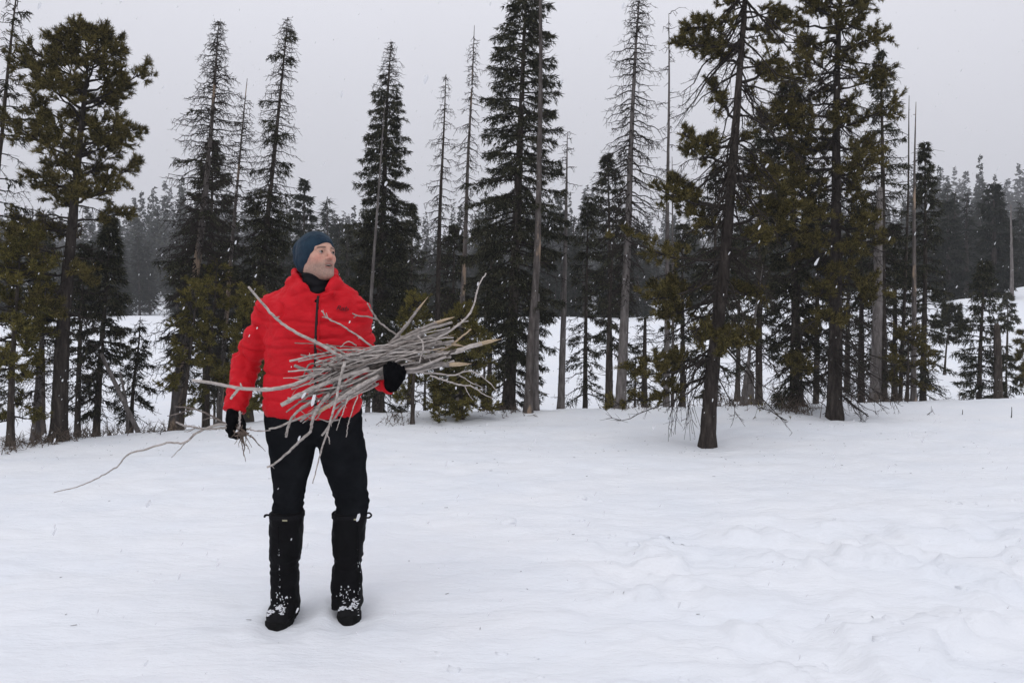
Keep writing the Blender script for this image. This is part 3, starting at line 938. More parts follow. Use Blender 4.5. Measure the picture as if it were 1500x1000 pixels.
# right-hand thicket
T('spruce_tree', 'dark shaggy spruce with grey dead skirts between the two big right-hand pines', 'spruce',
  [(1168, 611), (1166, 480), (1162, 330), (1158, 200), (1156, 120)], 10.8, 0.085,
  [(110, 8, 0.9), (190, 36, 0.95), (290, 48, 0.95), (380, 54, 0.9), (470, 54, 0.55), (540, 48, 0.15), (600, 40, 0.0)], dens=1.15, seed=39, gap=0.095, per=3.6, elow=-0.7, ehigh=0.2)
T('spruce_tree', 'dim spruce behind the nearest pine on its right', 'spruce',
  [(1112, 600), (1112, 450), (1114, 300), (1116, 160)], 13.0, 0.07,
  [(150, 5, 0.9), (240, 32, 0.95), (330, 46, 0.95), (430, 50, 0.85), (540, 44, 0.3)], dens=1.1, seed=40, gap=0.11, per=3.6)
T('tree_stump', 'broken grey stump seen right of the nearest pine', 'bare',
  [(1094, 600), (1096, 570), (1098, 543)], 12.0, 0.060, None, seed=41, stubs=5, trunkmat='bark_grey', rtop=0.045, taper=0.3, cat='stump')
T('dead_tree', 'pale dead pole leaning beside the nearest pine', 'bare',
  [(1090, 596), (1100, 500), (1108, 450), (1119, 380)], 11.4, 0.030, None, seed=42, stubs=14, trunkmat='bark_grey')
T('dead_tree', 'grey dead trunk with pale lit edge in the right-hand thicket', 'bare',
  [(1281, 592), (1285, 480), (1287, 380), (1289, 275)], 12.0, 0.062, None, seed=43, stubs=26, trunkmat='bark_grey', rtop=0.03, taper=0.5)
T('spruce_tree', 'tall ragged spruce behind the dense straight pine, right', 'spruce',
  [(1294, 594), (1293, 420), (1292, 250), (1291, 150), (1291, 76)], 12.8, 0.08,
  [(76, 4, 0.5), (110, 14, 0.8), (170, 26, 0.8), (210, 36, 0.5), (260, 34, 0.6), (340, 38, 0.8), (430, 44, 0.6), (540, 46, 0.35)], dens=0.95, seed=44, gap=0.10, per=3.4)
T('spruce_tree', 'dark spruce just left of the grey trunk with pale edge', 'spruce',
  [(1262, 596), (1262, 450), (1262, 300)], 13.6, 0.07,
  [(220, 4, 0.9), (300, 24, 0.9), (400, 36, 0.8), (500, 40, 0.5), (580, 40, 0.2)], dens=0.9, seed=45, gap=0.12, per=3.4)
T('spruce_tree', 'slim spruce with pointed top at the right end of the thicket', 'spruce',
  [(1352, 592), (1354, 460), (1355, 330), (1356, 210)], 13.4, 0.06,
  [(210, 3, 0.9), (250, 14, 0.9), (320, 22, 0.9), (400, 28, 0.8), (480, 34, 0.7), (560, 42, 0.5), (588, 44, 0.3)], dens=1.0, seed=46, gap=0.095, per=3.4)
T('dead_tree', 'needle-thin dead pole, left of two beside the slim pointed spruce', 'bare',
  [(1318, 594), (1326, 400), (1332, 250), (1332, 140)], 12.9, 0.036, None, seed=47, stubs=30, trunkmat='bark')
T('dead_tree', 'peeled thin dead pole, right of two beside the slim pointed spruce', 'bare',
  [(1338, 594), (1339, 430), (1340, 300), (1341, 150)], 12.5, 0.050, None, seed=48, stubs=40, trunkmat='bark_bare')
T('spruce_tree', 'dark bushy spruce at the foot of the two thin dead poles', 'spruce',
  [(1310, 594), (1311, 500), (1312, 330)], 13.2, 0.06,
  [(330, 5, 0.9), (400, 26, 0.9), (470, 34, 0.8), (560, 36, 0.5)], dens=1.0, seed=49, gap=0.11, per=3.4)
T('pine_tree', 'small olive pine at the base of the right-hand thicket', 'pine',
  [(1328, 594), (1330, 550), (1331, 490)], 11.8, 0.030,
  [(490, 8, 1), (525, 28, 1), (570, 30, 0.8)], dens=1.0, seed=50, gap=0.11, per=2.6, needle=(0.06, 0.008, 12))
T('fir_tree', 'bushy young fir standing alone in the snow near the right edge', 'spruce',
  [(1434, 590), (1436, 520), (1440, 440), (1442, 385)], 14.0, 0.05,
  [(385, 5, 1), (430, 22, 1), (480, 32, 1), (530, 36, 1), (575, 36, 0.95), (588, 34, 0.8)], dens=1.0, seed=51, gap=0.115, per=3.6, elow=-0.05, ehigh=0.5, needle=(0.07, 0.013))
T('tree_stump', 'tall broken stump right of the lone bushy young fir', 'bare',
  [(1463, 588), (1462, 530), (1460, 474)], 13.6, 0.042, None, seed=52, stubs=8, trunkmat='bark', rtop=0.032, taper=0.25, cat='stump')
T('fir_tree', 'low fir half hidden behind the tall broken stump', 'spruce',
  [(1474, 588), (1474, 560), (1474, 520)], 14.6, 0.03,
  [(520, 4, 1), (550, 20, 1), (585, 26, 0.8)], dens=0.9, seed=53, gap=0.11, per=3, needle=(0.07, 0.013))
T('pine_tree', 'small round pine on the snowy bank left of the lone young fir', 'pine',
  [(1384, 505), (1390, 480), (1396, 452)], 20.0, 0.03,
  [(452, 8, 1), (475, 20, 1), (500, 20, 1)], dens=1.0, seed=54, gap=0.14, per=2.6, fol='spruce', needle=(0.09, 0.014, 10))
T('fir_tree', 'little conifer on the snowy bank above the tall broken stump', 'spruce',
  [(1476, 486), (1476, 465), (1476, 430)], 25.0, 0.04,
  [(430, 4, 1), (455, 14, 1), (484, 20, 1)], dens=0.8, seed=55, gap=0.17, per=3.2, needle=(0.10, 0.022))
T('pine_tree', 'small pine cut by the right edge of the picture', 'pine',
  [(1506, 575), (1505, 540), (1504, 488)], 15.5, 0.03,
  [(488, 5, 1), (520, 14, 1), (570, 16, 1)], dens=0.8, seed=56, gap=0.13, per=2.4, needle=(0.08, 0.011, 10))
T('fir_tree', 'tall dark conifer on the bank behind the lone young fir', 'spruce',
  [(1455, 450), (1456, 380), (1456, 272)], 31.0, 0.14,
  [(272, 5, 1), (310, 20, 1), (370, 28, 1), (440, 36, 1)], dens=0.6, seed=57, gap=0.30, per=4.2, needle=(0.20, 0.05), fol='far')
T('fir_tree', 'hazy dark conifer on the bank right of the slim pointed spruce', 'spruce',
  [(1388, 450), (1389, 370), (1389, 296)], 33.0, 0.12,
  [(296, 4, 1), (330, 16, 1), (380, 24, 1), (450, 28, 1)], dens=0.6, seed=58, gap=0.30, per=4.2, needle=(0.20, 0.05), fol='far')
T('dead_tree', 'distant pale dead pole near the right edge above the bank', 'bare',
  [(1482, 450), (1482, 380), (1481, 300)], 30.0, 0.06, None, seed=59, stubs=14, trunkmat='bark_grey', rtop=0.02)

# small spruces and trunks filling the wood on the near side of the dip
for k, (px, ty, Yd, hw_, where) in enumerate([
        (505, 330, 22, 30, 'dim fir in the dip right behind the man\'s shoulder'),
        (600, 300, 21, 30, 'dim fir in the dip behind the small yellowish pine'),
        (716, 330, 18, 30, 'dim fir in the dip at the left skirt of the big spruce'),
        (1045, 250, 15, 40, 'dim fir in the dip behind the nearest pine'),
        (1080, 330, 19, 34, 'dim fir in the dip right of the nearest pine\'s trunk'),
        (1195, 250, 16, 40, 'dim fir in the dip behind the dense straight pine'),
        (1240, 330, 18, 34, 'dim fir in the dip right of the dense straight pine'),
        (385, 330, 20, 34, 'dim fir in the dip behind the red jacket\'s shoulder'),
        (60, 330, 16, 40, 'dim fir in the dip behind the young pine at the left edge')]):
    T('fir_tree', where, 'spruce', [(px, 600), (px + 2, 480), (px + 4, ty)], Yd, 0.075,
      [(ty, 4, 1), (ty + 45, hw_ * 0.55, 1), (ty + 110, hw_ * 0.9, 1), (450, hw_, 0.8), (490, hw_ * 0.9, 0.25), (560, hw_ * 0.7, 0.0)],
      dens=0.75, seed=70 + k, gap=0.18, per=3.3, needle=(0.10, 0.020))


_r = np.random.default_rng(404)
for k in range(14):
    px = float(_r.choice([_r.uniform(0, 330), _r.uniform(540, 1330), _r.uniform(540, 1330)]))
    if 160 < px < 260: px += 110
    Yd = _r.uniform(12.2, 19.5); ty = _r.uniform(455, 520); hw_ = _r.uniform(16, 34)
    T('fir_sapling', 'small dark sapling among the trunks in the snowy dip', 'spruce', [(px, 600), (px + 1, 560), (px + 2, ty)], Yd, 0.03,
      [(ty, 3, 0.7), (ty + 25, hw_ * 0.5, 0.7), (ty + 60, hw_ * 0.9, 0.6), (590, hw_, 0.4)], dens=0.7, seed=500 + k, gap=0.13, per=2.6,
      needle=(0.08, 0.014), group='small saplings in the snowy dip')

# fallen pole, brush and twigs
def pole(name, label, pts, r0, r1, mat, cat, seed, stubs=10):
    rng = np.random.default_rng(seed)
    P = curve_pts(np.array(pts), 18); o = P[0].copy()
    b = Buf(); tube(b, P - o, np.linspace(r0, r1, 18), 8, 0.05, True, rng)
    i0 = rng.integers(2, 17, stubs)
    prisms(b, P[i0] - o, P[i0] - o + rng.normal(0, 0.06, (stubs, 3)), 0.005, 0.002)
    tag(add_obj(name, b.mesh(name, M[mat], True), None, o), label, cat)


pole('fallen_pole', 'grey dead pole leaning down to the snow between the small firs at left',
     [W(207, 642, 9.9), W(180, 585, 10.0), W(148, 518, 10.2)], 0.032, 0.022, 'bark_grey', 'dead pole', 1)
pole('fallen_pole', 'second thin pole standing at the foot of the leaning grey pole',
     [W(187, 638, 10.1), W(186, 600, 10.1), W(176, 545, 10.2)], 0.022, 0.012, 'bark_grey', 'dead pole', 2)


def brush(label, px, py, Y, wpx, hpx, seed, n=60):
    rng = np.random.default_rng(seed)
    x, _, _ = W(px, py, Y); base = np.array([x, Y, gz(x, Y)])
    s = mpp(Y); b = Buf()
    P0 = np.stack([rng.normal(0, wpx * s * 0.4, n), rng.normal(0, 0.25, n), np.zeros(n)], -1)
    for i in range(n):
        P0[i, 2] = gz(base[0] + P0[i, 0], base[1] + P0[i, 1]) - base[2] - 0.02
    d = norm(rng.normal(0, 0.5, (n, 3)) + np.array([0, 0, 0.6])); d[:, 2] = np.abs(d[:, 2])
    ln = rng.uniform(0.35, 1.0, (n, 1)) * hpx * s
    mid = P0 + d * ln * 0.55; tip = mid + norm(d + rng.normal(0, 0.4, d.shape)) * ln * 0.5
    prisms(b, P0, mid, 0.0055, 0.004); prisms(b, mid, tip, 0.004, 0.0015)
    J = 3
    m2 = np.repeat(mid, J, 0)
    prisms(b, m2, m2 + norm(rng.normal(0, 0.6, m2.shape) + np.array([0, 0, 0.3])) * np.repeat(ln, J, 0) * 0.35, 0.003, 0.0012)
    tag(add_obj('dry_bush', b.mesh('dry_bush', M['brush']), None, base), label, 'bush')


brush('dry brown brush at the foot of the young pine, left edge', 30, 632, 8.6, 45, 42, 1)
brush('dry brown brush around the base of the thick leaning pine', 85, 628, 8.95, 40, 38, 2, 70)
brush('dry brown brush under the narrow black-green spruce', 150, 622, 9.8, 45, 32, 3, 70)
brush('low dry twigs under the small drooping fir', 225, 620, 10.2, 30, 26, 4, 40)
brush('low dry twigs left of the bright olive young pine', 250, 618, 9.9, 26, 24, 5, 36)
brush('low dry twigs under the small yellowish pine', 580, 615, 10.2, 40, 22, 6, 40)
brush('low dry twigs at the foot of the big spruce', 750, 606, 11.0, 50, 24, 7, 50)
brush('low dry twigs at the foot of the tall bare spruce', 935, 603, 11.1, 50, 22, 8, 45)
brush('dry twigs behind the nearest pine', 1075, 598, 11.3, 60, 40, 9, 60)
brush('dry brown skirt of twigs under the shaggy spruce', 1160, 606, 10.6, 44, 46, 10, 80)
brush('dry twigs under the right-hand thicket', 1290, 594, 11.8, 70, 30, 11, 60)
brush('dry twigs left of the lone young fir', 1385, 592, 12.3, 40, 16, 12, 30)


def sprig(label, pts, r, seed, twigs=0):
    rng = np.random.default_rng(seed)
    P = curve_pts(np.array(pts), 8); o = P[0].copy(); b = Buf()
    tube(b, P - o, np.linspace(r, r * 0.5, 8), 5, 0.1, True, rng)
    if twigs:
        i0 = rng.integers(3, 8, twigs); prisms(b, P[i0] - o, P[i0] - o + rng.normal(0, 0.035, (twigs, 3)), r * 0.6, r * 0.3)
    tag(add_obj('twig', b.mesh('twig', M['twig']), None, o), label, 'twig')


def on_snow(px, py):
    for Yv in np.arange(3, 14, 0.02):
        p = W(px, py, Yv)
        if p[2] <= gz(p[0], Yv): return p
    return W(px, py, 11)


for lab, px, py, dxp, dyp, r, tw in (('bent twig with side shoots poking out of the snow below the small bank pine', 1354, 608, 12, -6, 0.006, 6),
                                     ('short upright twig in the snow near the right, left of the taller one', 1409, 607, 1, -7, 0.006, 0),
                                     ('taller upright twig in the snow nearest the right edge', 1481, 612, 1, -16, 0.007, 0),
                                     ('tiny tuft of twigs in the snow left of the man', 233, 637, 4, -8, 0.006, 8),
                                     ('small dark twig lying on the snow right of the man\'s knees', 648, 747, 10, -1, 0.003, 2)):
    a = on_snow(px, py) - np.array([0, 0, 0.03]); b_ = W(px + dxp, py + dyp, a[1])
    sprig(lab, [a, (a + b_) / 2 + np.array([0.004, 0, 0.01]), b_], r, px, tw)


def snow_chunks():
    rng = np.random.default_rng(21)
    bv, bf = ICO
    b = Buf()
    n = 0
    while n < 80:
        y = rng.uniform(2.3, 6.2); x = rng.uniform(-0.1, 0.66) * y
        if vnoise(x * 1.3, y * 1.3, 0, 61) < 0.0 and rng.random() < 0.8: continue
        s = rng.choice([0.010, 0.018, 0.032, 0.055], p=[.45, .33, .17, .05])
        V = bv * (1 + 0.22 * rng.standard_normal((len(bv), 1)))
        V = V * s * np.array([1.25, 1.0, 0.62]) * rng.uniform(0.8, 1.2, 3)
        a = rng.uniform(0, 6.28); c, q = math.cos(a), math.sin(a)
        V = np.stack([V[:, 0] * c - V[:, 1] * q + x, V[:, 0] * q + V[:, 1] * c + y, V[:, 2] + gz(x, y) - 0.34 * s], -1)
        b.add(V, bf); n += 1
    o = add_obj('snow_chunks', b.mesh('snow_chunks', M['snow'], True))
    tag(o, 'loose lumps of kicked-up snow on the open ground at right', 'snow', kind='stuff')


def litter():
    rng = np.random.default_rng(33)
    P0, P1 = [], []
    for k in range(420):
        if k < 375:
            cx, cy, r = ((1.98, 8.4, 1.3), (4.1, 10.0, 1.3), (-5.2, 8.7, 1.4), (-3.9, 9.6, 1.0), (0.1, 10.3, 1.5), (-1.2, 10.0, 0.9))[k % 6]
            x, y = cx + rng.normal(0, r), cy - abs(rng.normal(0, r * 0.7))
        else:
            y = rng.uniform(2.6, 9); x = rng.uniform(-0.62, 0.62) * y
        z = gz(x, y) + 0.002
        a = rng.uniform(0, 6.28); l = rng.uniform(0.006, 0.028)
        P0.append((x, y, z)); P1.append((x + l * math.cos(a), y + l * math.sin(a), gz(x + l * math.cos(a), y + l * math.sin(a)) + rng.uniform(0.002, 0.008)))
    b = Buf(); prisms(b, P0, P1, 0.0016, 0.0010)
    tag(add_obj('needle_litter', b.mesh('needle_litter', M['twig'])), 'scattered fallen needles and twig bits on the snow', 'litter', kind='stuff')


def ico():
    t = (1 + 5**0.5) / 2
    V = norm(np.array([(-1, t, 0), (1, t, 0), (-1, -t, 0), (1, -t, 0), (0, -1, t), (0, 1, t), (0, -1, -t), (0, 1, -t), (t, 0, -1), (t, 0, 1), (-t, 0, -1), (-t, 0, 1)], float))
    F = [(0, 11, 5), (0, 5, 1), (0, 1, 7), (0, 7, 10), (0, 10, 11), (1, 5, 9), (5, 11, 4), (11, 10, 2), (10, 7, 6), (7, 1, 8), (3, 9, 4), (3, 4, 2), (3, 2, 6), (3, 6, 8), (3, 8, 9), (4, 9, 5), (2, 4, 11), (6, 2, 10), (8, 6, 7), (9, 8, 1)]
    V = list(map(tuple, V)); mid = {}
    def m(a, b):
        k = (min(a, b), max(a, b))
        if k not in mid:
            V.append(tuple(norm((np.array(V[a]) + np.array(V[b])) / 2))); mid[k] = len(V) - 1
        return mid[k]
    G = []
    for a, b, c in F:
        x, y, z = m(a, b), m(b, c), m(c, a); G += [(a, x, z), (b, y, x), (c, z, y), (x, y, z)]
    return np.array(V), np.array(G)


ICO = ico()
snow_chunks()
litter()

# ------------------------------------------------------------------ implicit modelling for the man
def surfnet(f, lo, hi, h):
    lo = np.array(lo, float); hi = np.array(hi, float)
    n = np.ceil((hi - lo) / h).astype(int) + 1
    ax = [(lo[k] + h * np.arange(n[k])) for k in range(3)]
    X, Y, Z = np.meshgrid(*ax, indexing='ij')
    D = f(X, Y, Z).astype(np.float32)
    I = D < 0
    corners = [(a, b, c) for a in (0, 1) for b in (0, 1) for c in (0, 1)]
    sl = lambda a, m: slice(a, m - 1 + a)
    cnt = sum(I[sl(a, n[0]), sl(b, n[1]), sl(c, n[2])].astype(np.int8) for a, b, c in corners)
    act = (cnt > 0) & (cnt < 8)
    ci = np.argwhere(act)
    idx = -np.ones(act.shape, dtype=np.int64)
    idx[act] = np.arange(len(ci))
    val = np.stack([D[ci[:, 0] + a, ci[:, 1] + b, ci[:, 2] + c] for a, b, c in corners], 1)
    acc = np.zeros((len(ci), 3)); w = np.zeros(len(ci))
    for p in range(8):
        for q in range(p + 1, 8):
            cp, cq = np.array(corners[p]), np.array(corners[q])
            if np.abs(cp - cq).sum() != 1: continue
            a, b = val[:, p], val[:, q]
            m = (a < 0) != (b < 0)
            t = np.where(m, a / np.where(m, a - b, 1), 0)
            acc += m[:, None] * (cp + t[:, None] * (cq - cp)); w += m
    V = lo + (ci + acc / w[:, None]) * h
    Q = []
    for k in range(3):
        e = [0, 0, 0]; e[k] = 1
        s0 = I[:n[0] - e[0], :n[1] - e[1], :n[2] - e[2]]; s1 = I[e[0]:, e[1]:, e[2]:]
        ch = np.argwhere(s0 != s1)
        u, v = (k + 1) % 3, (k + 2) % 3
        ok = (ch[:, u] > 0) & (ch[:, v] > 0) & (ch[:, u] < n[u] - 1) & (ch[:, v] < n[v] - 1)
        ch = ch[ok]
        fl = I[ch[:, 0], ch[:, 1], ch[:, 2]]
        def at(du, dv):
            c = ch.copy(); c[:, u] += du; c[:, v] += dv
            return idx[c[:, 0], c[:, 1], c[:, 2]]
        q = np.stack([at(-1, -1), at(0, -1), at(0, 0), at(-1, 0)], 1)
        q[~fl] = q[~fl][:, ::-1]
        Q.append(q)
    return V, np.vstack(Q)


def vnormals(V, F):
    N = np.zeros_like(V)
    fn = np.cross(V[F[:, 2]] - V[F[:, 0]], V[F[:, 3]] - V[F[:, 1]])
    for k in range(4):
        for c in range(3): N[:, c] += np.bincount(F[:, k], fn[:, c], len(V))
    return norm(N)


def relax(V, F, it=2):
    n = len(V)
    src = np.concatenate([F[:, k] for k in range(4)] * 2)
    dst = np.concatenate([F[:, (k + 1) % 4] for k in range(4)] + [F[:, (k + 3) % 4] for k in range(4)])
    C = np.bincount(src, minlength=n)[:, None]
    for _ in range(it):
        S_ = np.stack([np.bincount(src, V[dst, c], n) for c in range(3)], -1)
        V = 0.5 * V + 0.5 * S_ / C
    return V


def smin(a, b, k):
    h = np.clip(0.5 + 0.5 * (b - a) / k, 0, 1)
    return b + (a - b) * h - k * h * (1 - h)


def smax(a, b, k): return -smin(-a, -b, k)


def rcone(X, Y, Z, a, b, ra, rb):
    a = np.asarray(a, float); d = np.asarray(b, float) - a
    t = np.clip(((X - a[0]) * d[0] + (Y - a[1]) * d[1] + (Z - a[2]) * d[2]) / (d @ d + 1e-9), 0, 1)
    return np.sqrt((X - a[0] - t * d[0])**2 + (Y - a[1] - t * d[1])**2 + (Z - a[2] - t * d[2])**2) - (ra + (rb - ra) * t)


def ell(X, Y, Z, c, r):
    k = np.sqrt(((X - c[0]) / r[0])**2 + ((Y - c[1]) / r[1])**2 + ((Z - c[2]) / r[2])**2)
    return (k - 1) * min(r)


def chain(X, Y, Z, pts, rad, k=0.01):
    d = None
    for i in range(len(pts) - 1):
        e = rcone(X, Y, Z, pts[i], pts[i + 1], rad[i], rad[i + 1])
        d = e if d is None else smin(d, e, k)
    return d


PY = 3.72                                           # the man stands this far from the camera


def S(px, py, dy=0.0): return W(px, py, PY + dy)


def stack(rows, dy=0.0, p=2.3):
    """rows: (pixel row, left px, right px, half depth, depth offset) -> f(X,Y,Z) of an upright lofted solid"""
    rows = sorted(rows, key=lambda r: -r[0])
    z = np.array([S(CX, r[0], dy + (r[4] if len(r) > 4 else 0))[2] for r in rows])
    xl = np.array([S(r[1], r[0], dy)[0] for r in rows]); xr = np.array([S(r[2], r[0], dy)[0] for r in rows])
    b = np.array([r[3] for r in rows]); cy = np.array([PY + dy + (r[4] if len(r) > 4 else 0) for r in rows])

    def f(X, Y, Z, lo=True, hi=True):
        l = np.interp(Z, z, xl); r = np.interp(Z, z, xr); bb = np.interp(Z, z, b); c = np.interp(Z, z, cy)
        a = (r - l) / 2; m = (r + l) / 2
        d = ((np.abs((X - m) / a)**p + np.abs((Y - c) / bb)**p)**(1 / p) - 1) * np.minimum(a, bb)
        d = smax(d, z[0] - Z, 0.012); d = smax(d, Z - z[-1], 0.012)
        return d
    return f


def largest(V, F):
    lab = np.arange(len(V))
    while True:
        m = lab[F].min(1)
        new = lab.copy()
        for k in range(4): np.minimum.at(new, F[:, k], m)
        new = new[new]
        if (new == lab).all(): break
        lab = new
    ids, cnt = np.unique(lab, return_counts=True)
    keep = lab == ids[cnt.argmax()]
    mp = np.cumsum(keep) - 1
    F = F[keep[F[:, 0]]]
    return V[keep], mp[F]


def solid(name, f, lo, hi, h, mat, parent, base, it=2, disp=None, colour=None):
    V, F = surfnet(f, lo, hi, h)
    V, F = largest(V, F)
    V = relax(V, F, it)
    if disp is not None:
        V = V + vnormals(V, F) * disp(V)[:, None]
    me = make_mesh(name, V - base, F, mat, True)
    if colour is not None:
        ca = me.color_attributes.new('tint', 'FLOAT_COLOR', 'POINT')
        c = np.ones((len(V), 4), np.float32); c[:, :3] = colour(V)
        ca.data.foreach_set('color', c.ravel())
    o = add_obj(name, me, parent)
    return o, V


def fabric(name, c1, c2, scale, rough, spec, weave=900, bstr=0.25, sheen=0.0, wr=None):
    m, n, l, p = new_mat(name)
    v = coords(n, l)
    t = noise(n, l, scale, 4, v)
    l.new(ramp(n, l, t.outputs['Fac'], [(0.3, c1), (0.7, c2)]), p.inputs['Base Color'])
    p.inputs['Roughness'].default_value = rough
    p.inputs['Specular IOR Level'].default_value = spec
    p.inputs['Sheen Weight'].default_value = sheen
    t2 = noise(n, l, weave, 2, v)
    h = t2.outputs['Fac']
    if wr:
        t3 = noise(n, l, wr[0], 3, coords(n, l, wr[2]))
        s = n.new('ShaderNodeMath'); s.operation = 'MULTIPLY_ADD'
        l.new(t3.outputs['Fac'], s.inputs[0]); s.inputs[1].default_value = wr[1]; l.new(h, s.inputs[2])
        h = s.outputs[0]
    add_bump(n, l, p, h, bstr, 0.002)
    return m


M['jacket'] = fabric('red_shell', (0.52, 0.006, 0.013), (0.60, 0.010, 0.020), 9, 0.6, 0.12, 700, 0.5, 0.0, (22, 9.0, (1, 1, 2.2)))
M['trousers'] = fabric('black_softshell', (0.0055, 0.0062, 0.0075), (0.0115, 0.0125, 0.0145), 14, 0.9, 0.0, 900, 0.3, 0.0, (22, 5.0, (1, 1, 1.4)))
M['gaiter'] = fabric('black_gaiter_cloth', (0.0025, 0.0025, 0.003), (0.006, 0.006, 0.007), 16, 0.7, 0.06, 700, 0.3, 0.0, (24, 4.0, (1, 1, 0.8)))
M['glove'] = fabric('black_fleece', (0.002, 0.002, 0.0025), (0.005, 0.005, 0.006), 40, 0.95, 0.0, 500, 0.5)
M['beanie'] = fabric('navy_knit', (0.009, 0.022, 0.040), (0.018, 0.040, 0.064), 30, 0.95, 0.1, 420, 0.6, 0.08, (60, 2.0, (3, 3, 0.4)))
M['neck'] = fabric('black_neck_tube', (0.006, 0.006, 0.008), (0.013, 0.013, 0.015), 30, 0.9, 0.1)
M['zip'] = simple('dark_zip', (0.006, 0.003, 0.004), (0.014, 0.005, 0.007), 200, 0.6, 0.4, 0.001)
M['logo'] = simple('dark_red_print', (0.05, 0.004, 0.008), (0.07, 0.006, 0.01), 60, 0.7, 0)
M['boot'] = simple('boot_leather', (0.004, 0.004, 0.005), (0.012, 0.0115, 0.012), 25, 0.75, 0.5, 0.003, spec=0.12)
M['sole'] = simple('rubber_sole', (0.005, 0.005, 0.005), (0.012, 0.012, 0.012), 40, 0.8, 0.5, 0.003, spec=0.05)
M['strap'] = simple('black_webbing', (0.007, 0.007, 0.008), (0.012, 0.012, 0.014), 90, 0.85, 0.3, 0.001, spec=0.05)
M['tag'] = simple('woven_tag', (0.30, 0.27, 0.16), (0.45, 0.42, 0.30), 150, 0.8, 0)
M['caked_snow'] = simple('caked_snow', (0.72, 0.74, 0.78), (0.82, 0.83, 0.86), 60, 0.8, 0.5, 0.004)


def skin_material():
    m, n, l, p = new_mat('skin')
    a = n.new('ShaderNodeAttribute'); a.attribute_name = 'tint'
    t = noise(n, l, 90, 4, coords(n, l))
    mxn = n.new('ShaderNodeMix'); mxn.data_type = 'RGBA'; mxn.blend_type = 'MULTIPLY'
    mxn.inputs['Factor'].default_value = 1.0
    l.new(a.outputs['Color'], mxn.inputs['A'])
    l.new(ramp(n, l, t.outputs['Fac'], [(0.3, (0.82, 0.80, 0.80)), (0.7, (1, 1, 1))]), mxn.inputs['B'])
    l.new(mxn.outputs['Result'], p.inputs['Base Color'])
    p.inputs['Roughness'].default_value = 0.55
    p.inputs['Specular IOR Level'].default_value = 0.35
    p.inputs['Subsurface Weight'].default_value = 0.12
    p.inputs['Subsurface Radius'].default_value = (0.010, 0.004, 0.002)
    p.inputs['Subsurface Scale'].default_value = 0.5
    add_bump(n, l, p, t.outputs['Fac'], 0.15, 0.001)
    return m


M['skin'] = skin_material()
M['eye'] = simple('eye_white', (0.22, 0.20, 0.19), (0.28, 0.26, 0.25), 30, 0.25, 0)
M['iris'] = simple('dark_iris', (0.012, 0.009, 0.007), (0.030, 0.020, 0.014), 60, 0.2, 0)
M['teeth'] = simple('teeth', (0.50, 0.46, 0.40), (0.58, 0.54, 0.48), 40, 0.35, 0)


